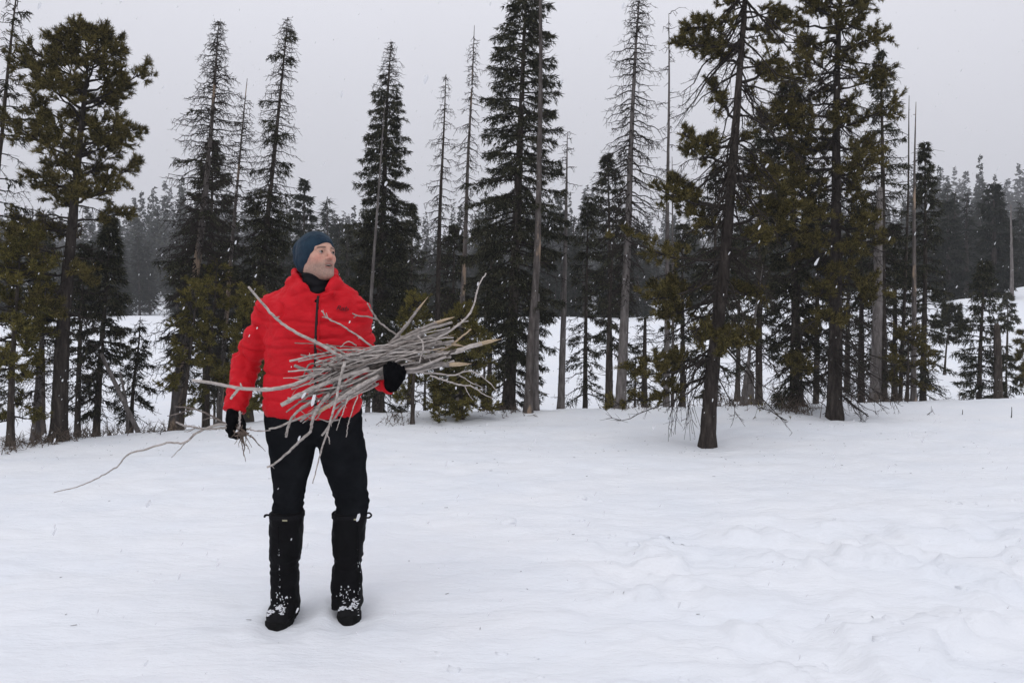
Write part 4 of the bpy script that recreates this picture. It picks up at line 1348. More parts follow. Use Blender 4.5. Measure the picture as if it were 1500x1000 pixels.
def build_man():
    base = np.array([-0.905, PY, gz(-0.905, PY)])
    person = empty('person', base)
    tag(person, 'man in red puffy jacket, navy beanie and black gaiters carrying an armful of sticks', 'person')

    # ------------------------------------------------ head: local frame x = viewer side, y = out of the face, z = up
    yaw, pit, roll = math.radians(48), math.radians(11), math.radians(-3)
    fwd = np.array([math.sin(yaw) * math.cos(pit), -math.cos(yaw) * math.cos(pit), math.sin(pit)])
    upv = np.array([0, 0, 1.0]); rgt = norm(np.cross(upv, fwd)) ; upv = np.cross(fwd, rgt)
    rgt2 = rgt * math.cos(roll) + upv * math.sin(roll); upv = upv * math.cos(roll) - rgt * math.sin(roll); rgt = rgt2
    HC = S(464.5, 377, 0.0)
    HS = 1.0

    def loc(X, Y, Z):
        a, b, c = X - HC[0], Y - HC[1], Z - HC[2]
        return ((a * rgt[0] + b * rgt[1] + c * rgt[2]) / HS, (a * fwd[0] + b * fwd[1] + c * fwd[2]) / HS, (a * upv[0] + b * upv[1] + c * upv[2]) / HS)

    def to_world(p):
        p = np.asarray(p, float) * HS
        return HC + p[..., 0:1] * rgt + p[..., 1:2] * fwd + p[..., 2:3] * upv

    def head_sdf(X, Y, Z):
        x, y, z = loc(X, Y, Z); ax = np.abs(x)
        d = ell(x, y, z, (0, -0.012, 0.030), (0.073, 0.094, 0.085))
        d = smin(d, ell(x, y, z, (0, 0.022, -0.025), (0.058, 0.068, 0.085)), 0.02)
        d = smin(d, ell(x, y, z, (0, 0.040, -0.070), (0.041, 0.047, 0.045)), 0.025)        # lower jaw
        d = smin(d, rcone(ax, y, z, (0.046, -0.005, -0.064), (0.012, 0.068, -0.098), 0.017, 0.017), 0.022)
        d = smin(d, ell(x, y, z, (0, 0.074, -0.098), (0.021, 0.018, 0.017)), 0.014)           # chin
        d = smin(d, ell(ax, y, z, (0.039, 0.055, -0.018), (0.020, 0.020, 0.019)), 0.020)      # cheekbones
        d = smin(d, rcone(ax, y, z, (0.010, 0.085, 0.026), (0.044, 0.066, 0.025), 0.010, 0.009), 0.012)   # brow
        d = smax(d, -ell(ax, y, z, (0.031, 0.095, 0.006), (0.018, 0.018, 0.0125)), 0.012)      # sockets
        d = smin(d, rcone(x, y, z, (0, 0.085, 0.018), (0, 0.111, -0.023), 0.0078, 0.0100), 0.010)  # nose
        d = smin(d, ell(ax, y, z, (0.012, 0.096, -0.027), (0.0085, 0.011, 0.0075)), 0.006)
        d = smax(d, -ell(ax, y, z, (0.0065, 0.103, -0.037), (0.0038, 0.006, 0.004)), 0.003)    # nostrils
        d = smin(d, ell(x, y, z, (0, 0.070, -0.055), (0.030, 0.022, 0.022)), 0.014)            # muzzle
        d = smin(d, rcone(ax, y, z, (0.0, 0.0925, -0.0500), (0.020, 0.081, -0.0555), 0.0042, 0.0030), 0.005)
        d = smin(d, rcone(ax, y, z, (0.0, 0.0900, -0.0685), (0.018, 0.080, -0.0640), 0.0050, 0.0030), 0.005)
        d = smax(d, -ell(x, y, z, (0, 0.094, -0.0595), (0.019, 0.022, 0.0050)), 0.003)         # parted lips
        for sx in (1,):
            s_ = ell(ax, y, z, (0.031, 0.0755, 0.007), (0.0150, 0.0140, 0.0125))                 # lids
            gap = ell(ax, y, z, (0.0315, 0.089, 0.0050), (0.0122, 0.0140, 0.0038))
            d = smin(d, smax(s_, -gap, 0.002), 0.004)
        nb = S(462, 425, 0.02)
        d = smin(d, rcone(X, Y, Z, to_world(np.array([0, -0.02, -0.05])), nb, 0.056, 0.060), 0.02)   # neck
        return d

    skin = np.array([0.60, 0.355, 0.27])

    def skin_tint(V):
        x, y, z = loc(V[:, 0], V[:, 1], V[:, 2]); ax = np.abs(x)
        c = np.tile(skin, (len(V), 1))
        nz = vnoise(V[:, 0] * 260, V[:, 1] * 260, V[:, 2] * 260, 5)
        red = np.exp(-(((ax - 0.045) / 0.022)**2 + ((z + 0.022) / 0.02)**2)) * 0.5 + 0.6 * np.exp(-((x / 0.016)**2 + ((y - 0.11) / 0.02)**2 + ((z + 0.024) / 0.018)**2))
        c = c * (1 + red[:, None] * np.array([0.06, -0.34, -0.34]))
        # stubble
        b = sstep(-0.030, -0.060, z + 0.10 * np.clip(0.03 - ax, 0, 1)) * sstep(-0.035, 0.0, y)
        must = np.exp(-((z + 0.0415) / 0.0075)**2) * sstep(0.034, 0.022, ax) * sstep(0.07, 0.085, y)
        side = sstep(0.048, 0.058, ax) * sstep(0.01, -0.03, z) * sstep(0.045, 0.03, y)
        b = np.clip(np.maximum(np.maximum(b, must), 0.6 * side), 0, 1) * (0.78 + 0.35 * nz)
        c = c * (1 - 0.72 * b[:, None]) + 0.72 * b[:, None] * np.array([0.19, 0.145, 0.125])
        lips = np.maximum(np.exp(-((z + 0.0505 + 0.10 * ax * 0.6) / 0.0042)**2), np.exp(-((z + 0.069 - 0.10 * ax * 1.2) / 0.0048)**2)) * sstep(0.024, 0.018, ax) * sstep(0.078, 0.086, y)
        c = c * (1 - lips[:, None]) + lips[:, None] * np.array([0.34, 0.155, 0.125])
        inner = sstep(0.0045, 0.003, np.abs(z + 0.0595)) * sstep(0.021, 0.017, ax) * sstep(0.086, 0.080, y) * sstep(0.06, 0.07, y)
        c = c * (1 - inner[:, None]) + inner[:, None] * np.array([0.05, 0.015, 0.014])
        brow = np.exp(-((z - 0.0225 - 0.004 * np.sin(ax * 55)) / 0.0046)**2) * sstep(0.010, 0.016, ax) * sstep(0.052, 0.044, ax) * sstep(0.05, 0.06, y)
        c = c * (1 - 0.85 * brow[:, None]) + 0.85 * brow[:, None] * np.array([0.030, 0.021, 0.016])
        lid = np.exp(-((z - 0.0125) / 0.0025)**2) * np.exp(-((ax - 0.031) / 0.013)**2) * sstep(0.07, 0.078, y)
        c = c * (1 - 0.6 * lid[:, None]) + 0.6 * lid[:, None] * np.array([0.09, 0.05, 0.04])
        return c

    mn = HC + np.array([-0.21, -0.15, -0.19]); mx_ = HC + np.array([0.22, 0.15, 0.135])
    head, HV = solid('body', head_sdf, mn, mx_, 0.0027, M['skin'], person, base, 1, None, skin_tint)
    for sx in (-1, 1):
        ec = to_world(np.array([0.031 * sx, 0.0765, 0.006]))
        bm_v, bm_f = uv_ball(0.0118, 12, 16)
        eye = add_obj('eye', make_mesh('eye', bm_v, bm_f, M['eye'], True), head, ec - base)
        gaze = norm(fwd + rgt * 0.12 + upv * 0.06)
        iv, if_ = uv_ball(0.0078, 8, 12)
        add_obj('iris', make_mesh('iris', iv * np.array([1, 1, 1]), if_, M['iris'], True), eye, gaze * 0.0056)
    tb = Buf()
    arc = np.array([(-0.016, 0.0775, -0.0563), (-0.008, 0.0845, -0.0555), (0, 0.0865, -0.0553), (0.008, 0.0845, -0.0555), (0.016, 0.0775, -0.0563)])
    tube(tb, to_world(curve_pts(arc, 9)), 0.0026, 6, 0.04)
    add_obj('teeth', tb.mesh('teeth', M['teeth'], True, base), head)

    # ------------------------------------------------ beanie
    def beanie_sdf(X, Y, Z):
        x, y, z = loc(X, Y, Z)
        d = ell(x, y, z, (0, -0.014, 0.034), (0.083, 0.104, 0.092))
        d = smin(d, ell(x, y, z, (0, -0.055, -0.02), (0.072, 0.060, 0.055)), 0.03)
        d = smin(d, ell(x, y, z, (0, -0.086, 0.052), (0.064, 0.064, 0.056)), 0.010)           # slouch at the back
        d = smin(d, ell(x, y, z, (0, -0.100, 0.016), (0.056, 0.050, 0.052)), 0.006)
        d = d + 0.0030 * np.sin((z * 0.55 - y) * 95 + 9 * x) * sstep(-0.02, -0.08, y)
        pl = (z - (0.057 + (y - 0.085) * 0.92 + 0.26 * x))                                        # lower edge, rising to the brow
        d = smax(d, -pl, 0.006)
        rim = np.sqrt((np.clip(pl - 0.004, -1, None))**2 * 0.6 + np.clip(ell(x, y, z, (0, -0.014, 0.032), (0.082, 0.102, 0.092)), -1, 1)**2)
        return d
    solid('beanie', beanie_sdf, HC + np.array([-0.18, -0.16, -0.12]), HC + np.array([0.13, 0.19, 0.16]), 0.0036, M['beanie'], person, base, 2,
          lambda V: 0.0015 * vnoise(V[:, 0] * 60, V[:, 1] * 60, V[:, 2] * 60, 2))

    # ------------------------------------------------ neck tube
    def neck_sdf(X, Y, Z):
        a = to_world(np.array([0, -0.012, -0.078])); b = S(464, 436, -0.01)
        d = rcone(X, Y, Z, a, b, 0.067, 0.074)
        x, y, z = loc(X, Y, Z)
        return smax(d, z - (-0.080 - 0.42 * (y - 0.0) ), 0.008)
    solid('neck_gaiter', neck_sdf, HC + np.array([-0.13, -0.16, -0.25]), HC + np.array([0.13, 0.14, 0.0]), 0.0045, M['neck'], person, base, 2,
          lambda V: 0.003 * np.sin(V[:, 2] * 160 + 3 * vnoise(V[:, 0] * 20, V[:, 1] * 20, V[:, 2] * 20, 1)))

    # ------------------------------------------------ jacket
    torso = stack([(609, 389.5, 527, 0.140), (602, 388, 529, 0.150), (585, 387, 531, 0.156), (550, 388, 534, 0.162), (505, 390, 536, 0.165), (470, 391, 533, 0.156),
                   (445, 399, 523, 0.134), (428, 413, 512, 0.112), (414, 432, 497, 0.095), (402, 443, 487, 0.08)], 0.0, 2.35)
    shR, elR, wrR = S(398, 453, 0.01), S(361, 533, 0.035), S(343.5, 601, -0.05)
    shL, elL, wrL = S(522, 458, 0.01), S(536, 538, 0.045), S(574, 563, -0.30)

    def arm(X, Y, Z, sh, el, wr, ra, rm, rw):
        d = smin(rcone(X, Y, Z, sh, el, ra, rm), rcone(X, Y, Z, el, wr, rm, rw), 0.02)
        ax = norm(wr - el)
        cut = (X - wr[0]) * ax[0] + (Y - wr[1]) * ax[1] + (Z - wr[2]) * ax[2] - 0.008
        return smax(d, cut, 0.010)

    collar = [S(464, 433, -0.118), S(445, 421, -0.098), S(433, 407, -0.035), S(433, 399, 0.06), S(460, 398, 0.105), S(487, 399, 0.06), S(491, 407, -0.035), S(482, 421, -0.098), S(466, 433, -0.118)]
    crad = [0.009, 0.015, 0.019, 0.023, 0.026, 0.022, 0.018, 0.014, 0.009]
    roll = [S(459, 438, -0.128), S(440, 431, -0.110), S(428, 417, -0.035), S(430, 411, 0.08), S(460, 410, 0.130), S(490, 411, 0.08), S(493, 416, -0.035), S(484, 430, -0.110), S(470, 438, -0.128)]
    rrad = [0.010, 0.020, 0.024, 0.028, 0.034, 0.028, 0.024, 0.019, 0.010]

    def jacket_sdf(X, Y, Z):
        d = torso(X, Y, Z)
        d = smin(d, rcone(X, Y, Z, S(430, 440, 0.02), shR, 0.066, 0.070), 0.05)
        d = smin(d, rcone(X, Y, Z, S(500, 440, 0.02), shL, 0.066, 0.066), 0.05)
        d = smin(d, arm(X, Y, Z, shR, elR, wrR, 0.076, 0.068, 0.057), 0.022)
        d = smin(d, arm(X, Y, Z, shL, elL, wrL, 0.066, 0.064, 0.047), 0.022)
        # neck opening
        hole = rcone(X, Y, Z, S(463, 385, 0.0), S(465, 436, -0.075), 0.088, 0.052)
        d = smax(d, -hole, 0.015)
        d = smin(d, chain(X, Y, Z, roll, rrad, 0.015), 0.010)
        d = smin(d, chain(X, Y, Z, collar, crad, 0.015), 0.007)
        return d

    def seam(t, w=0.006): return -np.exp(-(t / w)**2)

    def crease(a, b, c, seed, w=0.16): return -np.exp(-(vnoise(a, b, c, seed) / w)**2)

    def jacket_disp(V):
        x, y, z = V[:, 0], V[:, 1], V[:, 2]
        f = np.zeros(len(V))
        tors = torso(x, y, z)
        dR = np.minimum(rcone(x, y, z, shR, elR, .079, .073), rcone(x, y, z, elR, wrR, .073, .06))
        dL = np.minimum(rcone(x, y, z, shL, elL, .079, .072), rcone(x, y, z, elL, wrL, .072, .056))
        onR = sstep(0.02, 0.0, dR) * sstep(-0.01, 0.03, tors); onL = sstep(0.02, 0.0, dL) * sstep(-0.01, 0.03, tors)
        onT = 1 - np.maximum(onR, onL)
        wob = 0.012 * vnoise(x * 9, y * 9, z * 4, 3)
        for py in (470, 508, 546, 582):
            zz = S(460, py)[2]
            f += onT * (0.0085 * seam(z - zz - wob, 0.008))
        f += onT * 0.0045 * vnoise(x * 16, y * 16, z * 30, 7) + onT * 0.003 * vnoise(x * 40, y * 30, z * 44, 8)
        f += onT * sstep(S(0, 575)[2], S(0, 604)[2], z) * 0.0012 * np.sin(x * 120 + 4 * vnoise(x * 14, z * 14, 0, 4))
        f += 0.006 * sstep(S(0, 440)[2], S(0, 425)[2], z) * vnoise(x * 34, y * 34, z * 22, 17)
        f += onT * 0.0125 * crease((x + 0.5 * z) * 8, y * 8, z * 17, 31) * sstep(-0.3, 0.4, vnoise(x * 7, y * 7, z * 7, 32)) + onT * 0.0030 * crease(x * 20, y * 18, z * 34, 33)
        # diagonal drags from the armpits
        f += onT * 0.005 * vnoise((x + z) * 26, (x - z) * 6, y * 8, 9) * sstep(S(0, 560)[2], S(0, 480)[2], z)
        for on, a, b, c in ((onR, shR, elR, wrR), (onL, shL, elL, wrL)):
            ab = norm(b - a); bc = norm(c - b)
            L1 = np.linalg.norm(b - a)
            p = np.stack([x, y, z], -1)
            t1 = (p - a) @ ab; t2 = (p - b) @ bc
            t = np.where(t1 < L1, t1, L1 + np.clip(t2, 0, None))
            wv = t + 0.016 * vnoise(x * 13, y * 13, z * 13, 12)
            for k in (0.09, 0.18, 0.26, 0.335, 0.41, 0.455):
                f += on * 0.0060 * seam(wv - k, 0.009)
            f += on * 0.0130 * crease(x * 9, y * 9, wv * 22, 34) + on * 0.003 * crease(x * 22, y * 22, wv * 40, 35)
            f += on * 0.0055 * vnoise(x * 12, y * 12, wv * 42, 13) + on * 0.003 * vnoise(x * 30, y * 30, z * 46, 14)
        return f

    lo = np.array([-1.42, PY - 0.42, S(0, 622)[2]]); hi = np.array([-0.52, PY + 0.24, S(0, 380)[2]])
    jacket, JV = solid('jacket', jacket_sdf, lo, hi, 0.0074, M['jacket'], person, base, 2, jacket_disp)

    def front(x, z, r=0.012):
        m = (np.abs(JV[:, 0] - x) < r) & (np.abs(JV[:, 2] - z) < r)
        return JV[m, 1].min() if m.any() else PY - 0.15

    # zip down the front
    zp = []
    for py in np.linspace(433, 606, 40):
        q = S(463.5 - 0.012 * (py - 433), py, -0.15)
        zp.append([q[0], front(q[0], q[2], 0.009) + 0.001, q[2]])
    zp = np.array(zp); zp[1:-1, 1] = (zp[:-2, 1] + zp[1:-1, 1] + zp[2:, 1]) / 3
    b = Buf()
    hwid = 0.0062
    for k, (dx, dyy) in enumerate(((-hwid, 0.003), (-hwid * 0.7, -0.0035), (hwid * 0.7, -0.0035), (hwid, 0.003))):
        pass
    prof = np.array([(-hwid, 0.004), (-hwid * 0.7, -0.003), (hwid * 0.7, -0.003), (hwid, 0.004)])
    V = (zp[:, None, :] + np.stack([prof[:, 0], prof[:, 1], 0 * prof[:, 0]], -1)[None])
    n = len(zp); i = np.arange(n - 1)[:, None]; j = np.arange(3)[None]
    a_ = i * 4 + j
    b.add(V.reshape(-1, 3), np.stack([a_, a_ + 1, a_ + 5, a_ + 4], -1).reshape(-1, 4))
    zipo = add_obj('zip', b.mesh('zip', M['zip'], False, base), jacket)
    b = Buf(); q = zp[2]
    tube(b, np.array([q + [0.002, -0.006, 0], q + [0.003, -0.008, -0.016], q + [0.004, -0.008, -0.034]]), [0.0022, 0.003, 0.0045], 6, 0)
    add_obj('zip_pull', b.mesh('zip_pull', M['zip'], True, base), zipo)
    # flap beside the zip, and the chest pocket zip
    for nm, pts, r in (('zip_placket', [(467.5 - 0.012 * t, 436 + t) for t in np.linspace(0, 168, 30)], 0.0035),):
        P = []
        for px, py in pts:
            q = S(px, py, -0.15); P.append([q[0], front(q[0], q[2], 0.010) + 0.0005, q[2]])
        P = np.array(P); P[1:-1, 1] = (P[:-2, 1] + P[1:-1, 1] + P[2:, 1]) / 3
        b = Buf(); tube(b, P, r, 6, 0)
        add_obj(nm, b.mesh(nm, M['jacket'], True, base), jacket)
    # chest lettering
    cu = bpy.data.curves.new('chest_lettering', 'FONT')
    cu.body = 'Rab'; cu.size = 0.030; cu.extrude = 0.0008; cu.shear = 0.15; cu.space_character = 0.95
    to = bpy.data.objects.new('tmp_text', cu); COL.objects.link(to)
    dg = bpy.context.evaluated_depsgraph_get(); me = bpy.data.meshes.new_from_object(to.evaluated_get(dg))
    bpy.data.objects.remove(to, do_unlink=True)
    me.materials.clear(); me.materials.append(M['logo'])
    q = S(490, 453.5, -0.15)
    co = np.zeros(len(me.vertices) * 3); me.vertices.foreach_get('co', co); co = co.reshape(-1, 3)
    tilt = math.radians(-9)
    nv = []
    for c in co:
        xx = c[0] * 1.15 * math.cos(tilt) - c[1] * math.sin(tilt); zz = c[0] * 1.15 * math.sin(tilt) + c[1] * math.cos(tilt)
        X_, Z_ = q[0] + xx, q[2] + zz
        nv.append([X_, front(X_, Z_, 0.010) - 0.0015 - c[2], Z_])
    me.vertices.foreach_set('co', (np.array(nv) - base).ravel()); me.update()
    add_obj('chest_lettering', me, jacket)

    # ------------------------------------------------ trousers
    LY, RY = -0.02, 0.06                                      # depth of the two legs
    legA = stack([(756, 405, 442, 0.066, LY), (745, 402, 445, 0.074, LY), (730, 402, 445, 0.076, LY), (705, 401, 450, 0.084, LY * .7), (675, 397, 459, 0.098, LY * .4), (645, 393, 464, 0.112, 0), (600, 391, 466, 0.118, 0)], 0.0, 2.2)
    legB = stack([(760, 490, 533, 0.066, RY), (748, 488, 536, 0.074, RY), (732, 487, 537, 0.076, RY), (705, 478, 536, 0.086, RY * .7), (675, 469, 535, 0.100, RY * .4), (645, 464, 532, 0.113, 0.01), (600, 460, 527, 0.118, 0)], 0.0, 2.2)
    pelv = stack([(650, 440, 490, 0.05), (636, 402, 523, 0.10), (615, 392, 527, 0.120), (590, 393, 525, 0.122)], 0.0, 2.3)

    def tro(X, Y, Z):
        d = smin(legA(X, Y, Z), legB(X, Y, Z), 0.012)
        return smin(d, pelv(X, Y, Z), 0.03)

    def tro_disp(V):
        x, y, z = V.T
        kz = S(0, 735)[2]
        bunch = np.exp(-((z - kz) / 0.05)**2)
        f = 0.004 * vnoise(x * 14, y * 14, z * 12, 3) + 0.003 * bunch * np.sin(z * 170 + 5 * vnoise(x * 18, y * 18, z * 10, 5))
        f += 0.005 * crease((x + z) * 7, y * 8, (x - 0.6 * z) * 16, 41) + 0.004 * bunch * crease(x * 9, y * 9, z * 34, 42)
        f += 0.006 * vnoise((x * 0.6 + z) * 24, y * 8, (x - z) * 5, 6) * np.exp(-((z - S(0, 650)[2]) / 0.10)**2)
        return f
    lo = np.array([-1.22, PY - 0.17, S(0, 768)[2] - 0.03]); hi = np.array([-0.66, PY + 0.22, S(0, 585)[2]])
    solid('trousers', tro, lo, hi, 0.0074, M['trousers'], person, base, 2, tro_disp)

    # ------------------------------------------------ gaiters and boots
    for side, dyl, rows, toe_px, turn, sx in (
            ('a', LY, [(897, 399, 439, 0.098, -0.025), (884, 399, 440, 0.082, -0.01), (858, 397, 438, 0.070), (838, 396, 437, 0.069), (826, 399, 436, 0.070), (812, 396, 440, 0.076), (780, 395, 443, 0.078), (752, 396, 445, 0.078), (746, 397, 445, 0.078)], 418, -0.10, -1),
            ('b', RY, [(886, 487, 534, 0.098, -0.025), (874, 487, 531, 0.082, -0.01), (850, 485, 531, 0.070), (832, 487, 529, 0.069), (820, 490, 529, 0.070), (806, 486, 532, 0.076), (780, 486, 535, 0.078), (754, 487, 537, 0.078), (748, 488, 537, 0.078)], 512, 0.16, 1)):
        g = stack(rows, dyl, 2.4)
        x0 = S(toe_px, 850, dyl)[0]
        zlo = S(0, rows[0][0], dyl)[2]
        lo = np.array([x0 - 0.13, PY + dyl - 0.16, -0.03]); hi = np.array([x0 + 0.13, PY + dyl + 0.13, S(0, 738, dyl)[2]])
        gz0 = S(0, 826 if sx < 0 else 820, dyl)[2]
        ga, GV = solid('gaiter', g, lo, hi, 0.0058, M['gaiter'], person, base, 2,
                       lambda V: 0.0035 * crease((V[:, 0] + V[:, 2]) * 9, V[:, 1] * 10, V[:, 2] * 17, 51 + sx) + 0.0035 * vnoise(V[:, 0] * 16, V[:, 1] * 16, V[:, 2] * 20, 4) + 0.003 * vnoise(V[:, 0] * 40, V[:, 1] * 40, V[:, 2] * 26, 9) + 0.003 * np.sin(V[:, 2] * 190 + 4 * vnoise(V[:, 0] * 15, V[:, 1] * 15, V[:, 2] * 8, 6)) * np.exp(-((V[:, 2] - gz0) / 0.04)**2))

        def gfront(x, z):
            m = (np.abs(GV[:, 0] - x) < 0.011) & (np.abs(GV[:, 2] - z) < 0.011)
            return GV[m, 1].min() if m.any() else PY + dyl - 0.07
        # top strap with its buckle and loose end
        zt = S(0, 753, dyl)[2]
        ring = []
        cxm = (S(rows[-2][1], 752, dyl)[0] + S(rows[-2][2], 752, dyl)[0]) / 2
        ah = (S(rows[-2][2], 752, dyl)[0] - S(rows[-2][1], 752, dyl)[0]) / 2
        b = Buf()
        t_ = np.linspace(0, 2 * math.pi, 41)
        e_ = 2 / 2.4
        rx = np.sign(np.cos(t_)) * np.abs(np.cos(t_))**e_; ry = np.sign(np.sin(t_)) * np.abs(np.sin(t_))**e_
        V = np.stack([np.stack([cxm + rx * (ah + o_), PY + dyl + ry * (0.079 + o_), np.full(41, zt + h_)], -1) for o_, h_ in ((-0.004, -0.010), (0.0012, -0.010), (0.0012, 0.010), (-0.004, 0.010))], 1)
        i = np.arange(40)[:, None]; j = np.arange(4)[None]
        b.add(V.reshape(-1, 3), np.stack([i * 4 + j, i * 4 + (j + 1) % 4, (i + 1) * 4 + (j + 1) % 4, (i + 1) * 4 + j], -1).reshape(-1, 4))
        st = add_obj('strap', b.mesh('strap', M['strap'], False, base), ga)
        b = Buf()
        bx_ = cxm + sx * (ah + 0.004)
        c0 = np.array([bx_, PY + dyl - 0.015, zt])
        if sx < 0:
            loop = [c0 + [0.004, 0, 0], c0 + [-0.008, -0.003, 0.002], c0 + [-0.016, -0.004, -0.001], c0 + [-0.018, -0.004, -0.008]]
            tube(b, curve_pts(np.array(loop), 10), 0.0055, 6, 0)
        else:
            loop = [c0 + [0, 0, 0.010], c0 + [0.014, -0.004, 0.012], c0 + [0.023, -0.006, 0.002], c0 + [0.012, -0.005, -0.010], c0 + [-0.002, 0, -0.012]]
            tube(b, curve_pts(np.array(loop), 14), 0.0048, 6, 0)
        add_obj('buckle', b.mesh('buckle', M['strap'], False, base), st)
        # small woven tag
        tp = S(418 if sx < 0 else 522, 761 if sx < 0 else 760, dyl - 0.07)
        yy = min(gfront(tp[0], tp[2]), gfront(tp[0] + 0.012, tp[2]), gfront(tp[0] - 0.012, tp[2])) - 0.002
        b = Buf(); hw2, hh = 0.011, 0.0034
        V = [(tp[0] - hw2, yy, tp[2] - hh), (tp[0] + hw2, yy, tp[2] - hh + 0.001 * sx), (tp[0] + hw2, yy, tp[2] + hh + 0.001 * sx), (tp[0] - hw2, yy, tp[2] + hh)]
        V = V + [(v[0], v[1] + 0.004, v[2]) for v in V]
        b.add(V, [(0, 1, 2, 3), (1, 5, 6, 2), (0, 3, 7, 4), (3, 2, 6, 7), (0, 4, 5, 1)])
        add_obj('woven_tag', b.mesh('woven_tag', M['tag'], False, base), ga)
        # front closure with snow caught in it
        rng = np.random.default_rng(5 + sx)
        P = []
        for py in np.linspace(770, 885, 22):
            q = S((408 if sx < 0 else 524) + 0.01 * (py - 770), py, dyl - 0.07); P.append([q[0], gfront(q[0], q[2]) + 0.001, q[2]])
        b = Buf(); tube(b, np.array(P), 0.0032, 6, 0.05)
        add_obj('front_closure', b.mesh('front_closure', M['gaiter'], True, base), ga)

        # boot
        tdir = np.array([math.sin(turn), -math.cos(turn), 0]); tsd = np.array([-tdir[1], tdir[0], 0]) * -1
        ank = np.array([S(toe_px, 890, dyl)[0], PY + dyl + 0.01, 0.0])
        zg = gz(ank[0], ank[1]) + 0.002

        def foot(X, Y, Z, grow=0.0):
            u = (X - ank[0]) * tdir[0] + (Y - ank[1]) * tdir[1]; v = (X - ank[0]) * tsd[0] + (Y - ank[1]) * tsd[1]
            hw = np.interp(u, [-0.11, -0.06, 0.0, 0.06, 0.105, 0.138, 0.156], [0.026, 0.040, 0.042, 0.054, 0.054, 0.043, 0.024]) + grow
            lim = smax(np.abs(v) - hw, np.abs(u - 0.024) - 0.136 - grow, 0.02)
            return lim, u, v

        def boot_sdf(X, Y, Z):
            lim, u, v = foot(X, Y, Z)
            z = Z - zg
            top = np.interp(u, [-0.11, -0.02, 0.03, 0.07, 0.115, 0.16], [0.16, 0.17, 0.145, 0.100, 0.074, 0.056])
            d = smax(lim, z - top - 0.012 * np.cos(np.clip(v / 0.055, -1, 1) * 1.57), 0.03)
            return smax(d, 0.020 - z, 0.01)

        def sole_sdf(X, Y, Z):
            lim, u, v = foot(X, Y, Z, 0.004)
            z = Z - zg
            d = smax(lim, z - 0.032 - 0.012 * sstep(0.10, 0.15, u), 0.004)
            d = smax(d, -0.012 - z, 0.004)
            lug = np.sin(u * 190) * 0.5 + 0.5
            return d + 0.004 * lug * sstep(0.022, 0.010, z) * sstep(-0.012, 0.0, lim)
        lo = np.array([ank[0] - 0.10, ank[1] - 0.23, zg - 0.03]); hi = np.array([ank[0] + 0.10, ank[1] + 0.16, zg + 0.20])
        bo, BV = solid('boot', boot_sdf, lo, hi, 0.0055, M['boot'], person, base, 2,
                       lambda V: 0.003 * vnoise(V[:, 0] * 40, V[:, 1] * 40, V[:, 2] * 40, 3))
        solid('sole', sole_sdf, lo, np.array([hi[0], hi[1], zg + 0.06]), 0.005, M['sole'], bo, base, 1)
        # laces
        b = Buf()
        for k in range(3):
            u = 0.062 + 0.018 * k
            c = ank + tdir * u
            pts = []
            for v in np.linspace(-0.030, 0.030, 7):
                q = c + tsd * v + tdir * 0.010 * math.sin(v * 60)
                m = (np.abs(BV[:, 0] - q[0]) < 0.012) & (np.abs(BV[:, 1] - q[1]) < 0.012)
                pts.append([q[0], q[1], (BV[m, 2].max() if m.any() else 0.09) + 0.002])
            tube(b, np.array(pts), 0.0028, 5, 0)
        add_obj('laces', b.mesh('laces', M['strap'], True, base), bo)
        # snow caked on the toe and lower gaiter
        b = Buf()
        for k in range(330):
            if k < 290:
                u = rng.uniform(0.080, 0.150); v = rng.normal(0, 0.028)
                if abs(v) > 0.048: continue
                q = ank + tdir * u + tsd * v
                m = (np.abs(BV[:, 0] - q[0]) < 0.009) & (np.abs(BV[:, 1] - q[1]) < 0.009)
                if not m.any(): continue
                p = np.array([q[0], q[1], BV[m, 2].max()])
                if vnoise(p[0] * 45, p[1] * 45, 0, 40 + sx) < -0.05: continue
                sz = rng.uniform(0.0014, 0.0050); fl = np.array([1.3, 1.2, 0.45])
                bv, bf = uv_ball(1.0, 5, 8)
                bv = bv * fl * sz * (1 + 0.25 * rng.standard_normal((len(bv), 1))) + p
                b.add(bv, bf)
            else:
                zz = zg + rng.uniform(0.10, 0.36) if k > 310 else zg + rng.uniform(0.10, 0.16)
                xx = (P[10][0] if k > 310 else ank[0] + rng.normal(0.0, 0.018)) + rng.normal(0, 0.002)
                m = (np.abs(GV[:, 0] - xx) < 0.008) & (np.abs(GV[:, 2] - zz) < 0.008)
                if not m.any(): continue
                p = np.array([xx, GV[m, 1].min(), zz])
                sz = rng.uniform(0.0012, 0.0032)
                bv, bf = uv_ball(1.0, 5, 8)
                bv = bv * np.array([0.9, 0.5, 1.6]) * sz * (1 + 0.25 * rng.standard_normal((len(bv), 1))) + p
                b.add(bv, bf)
        cs = add_obj('caked_snow', b.mesh('caked_snow', M['caked_snow'], True, base), bo)
        tag(cs, kind='stuff')

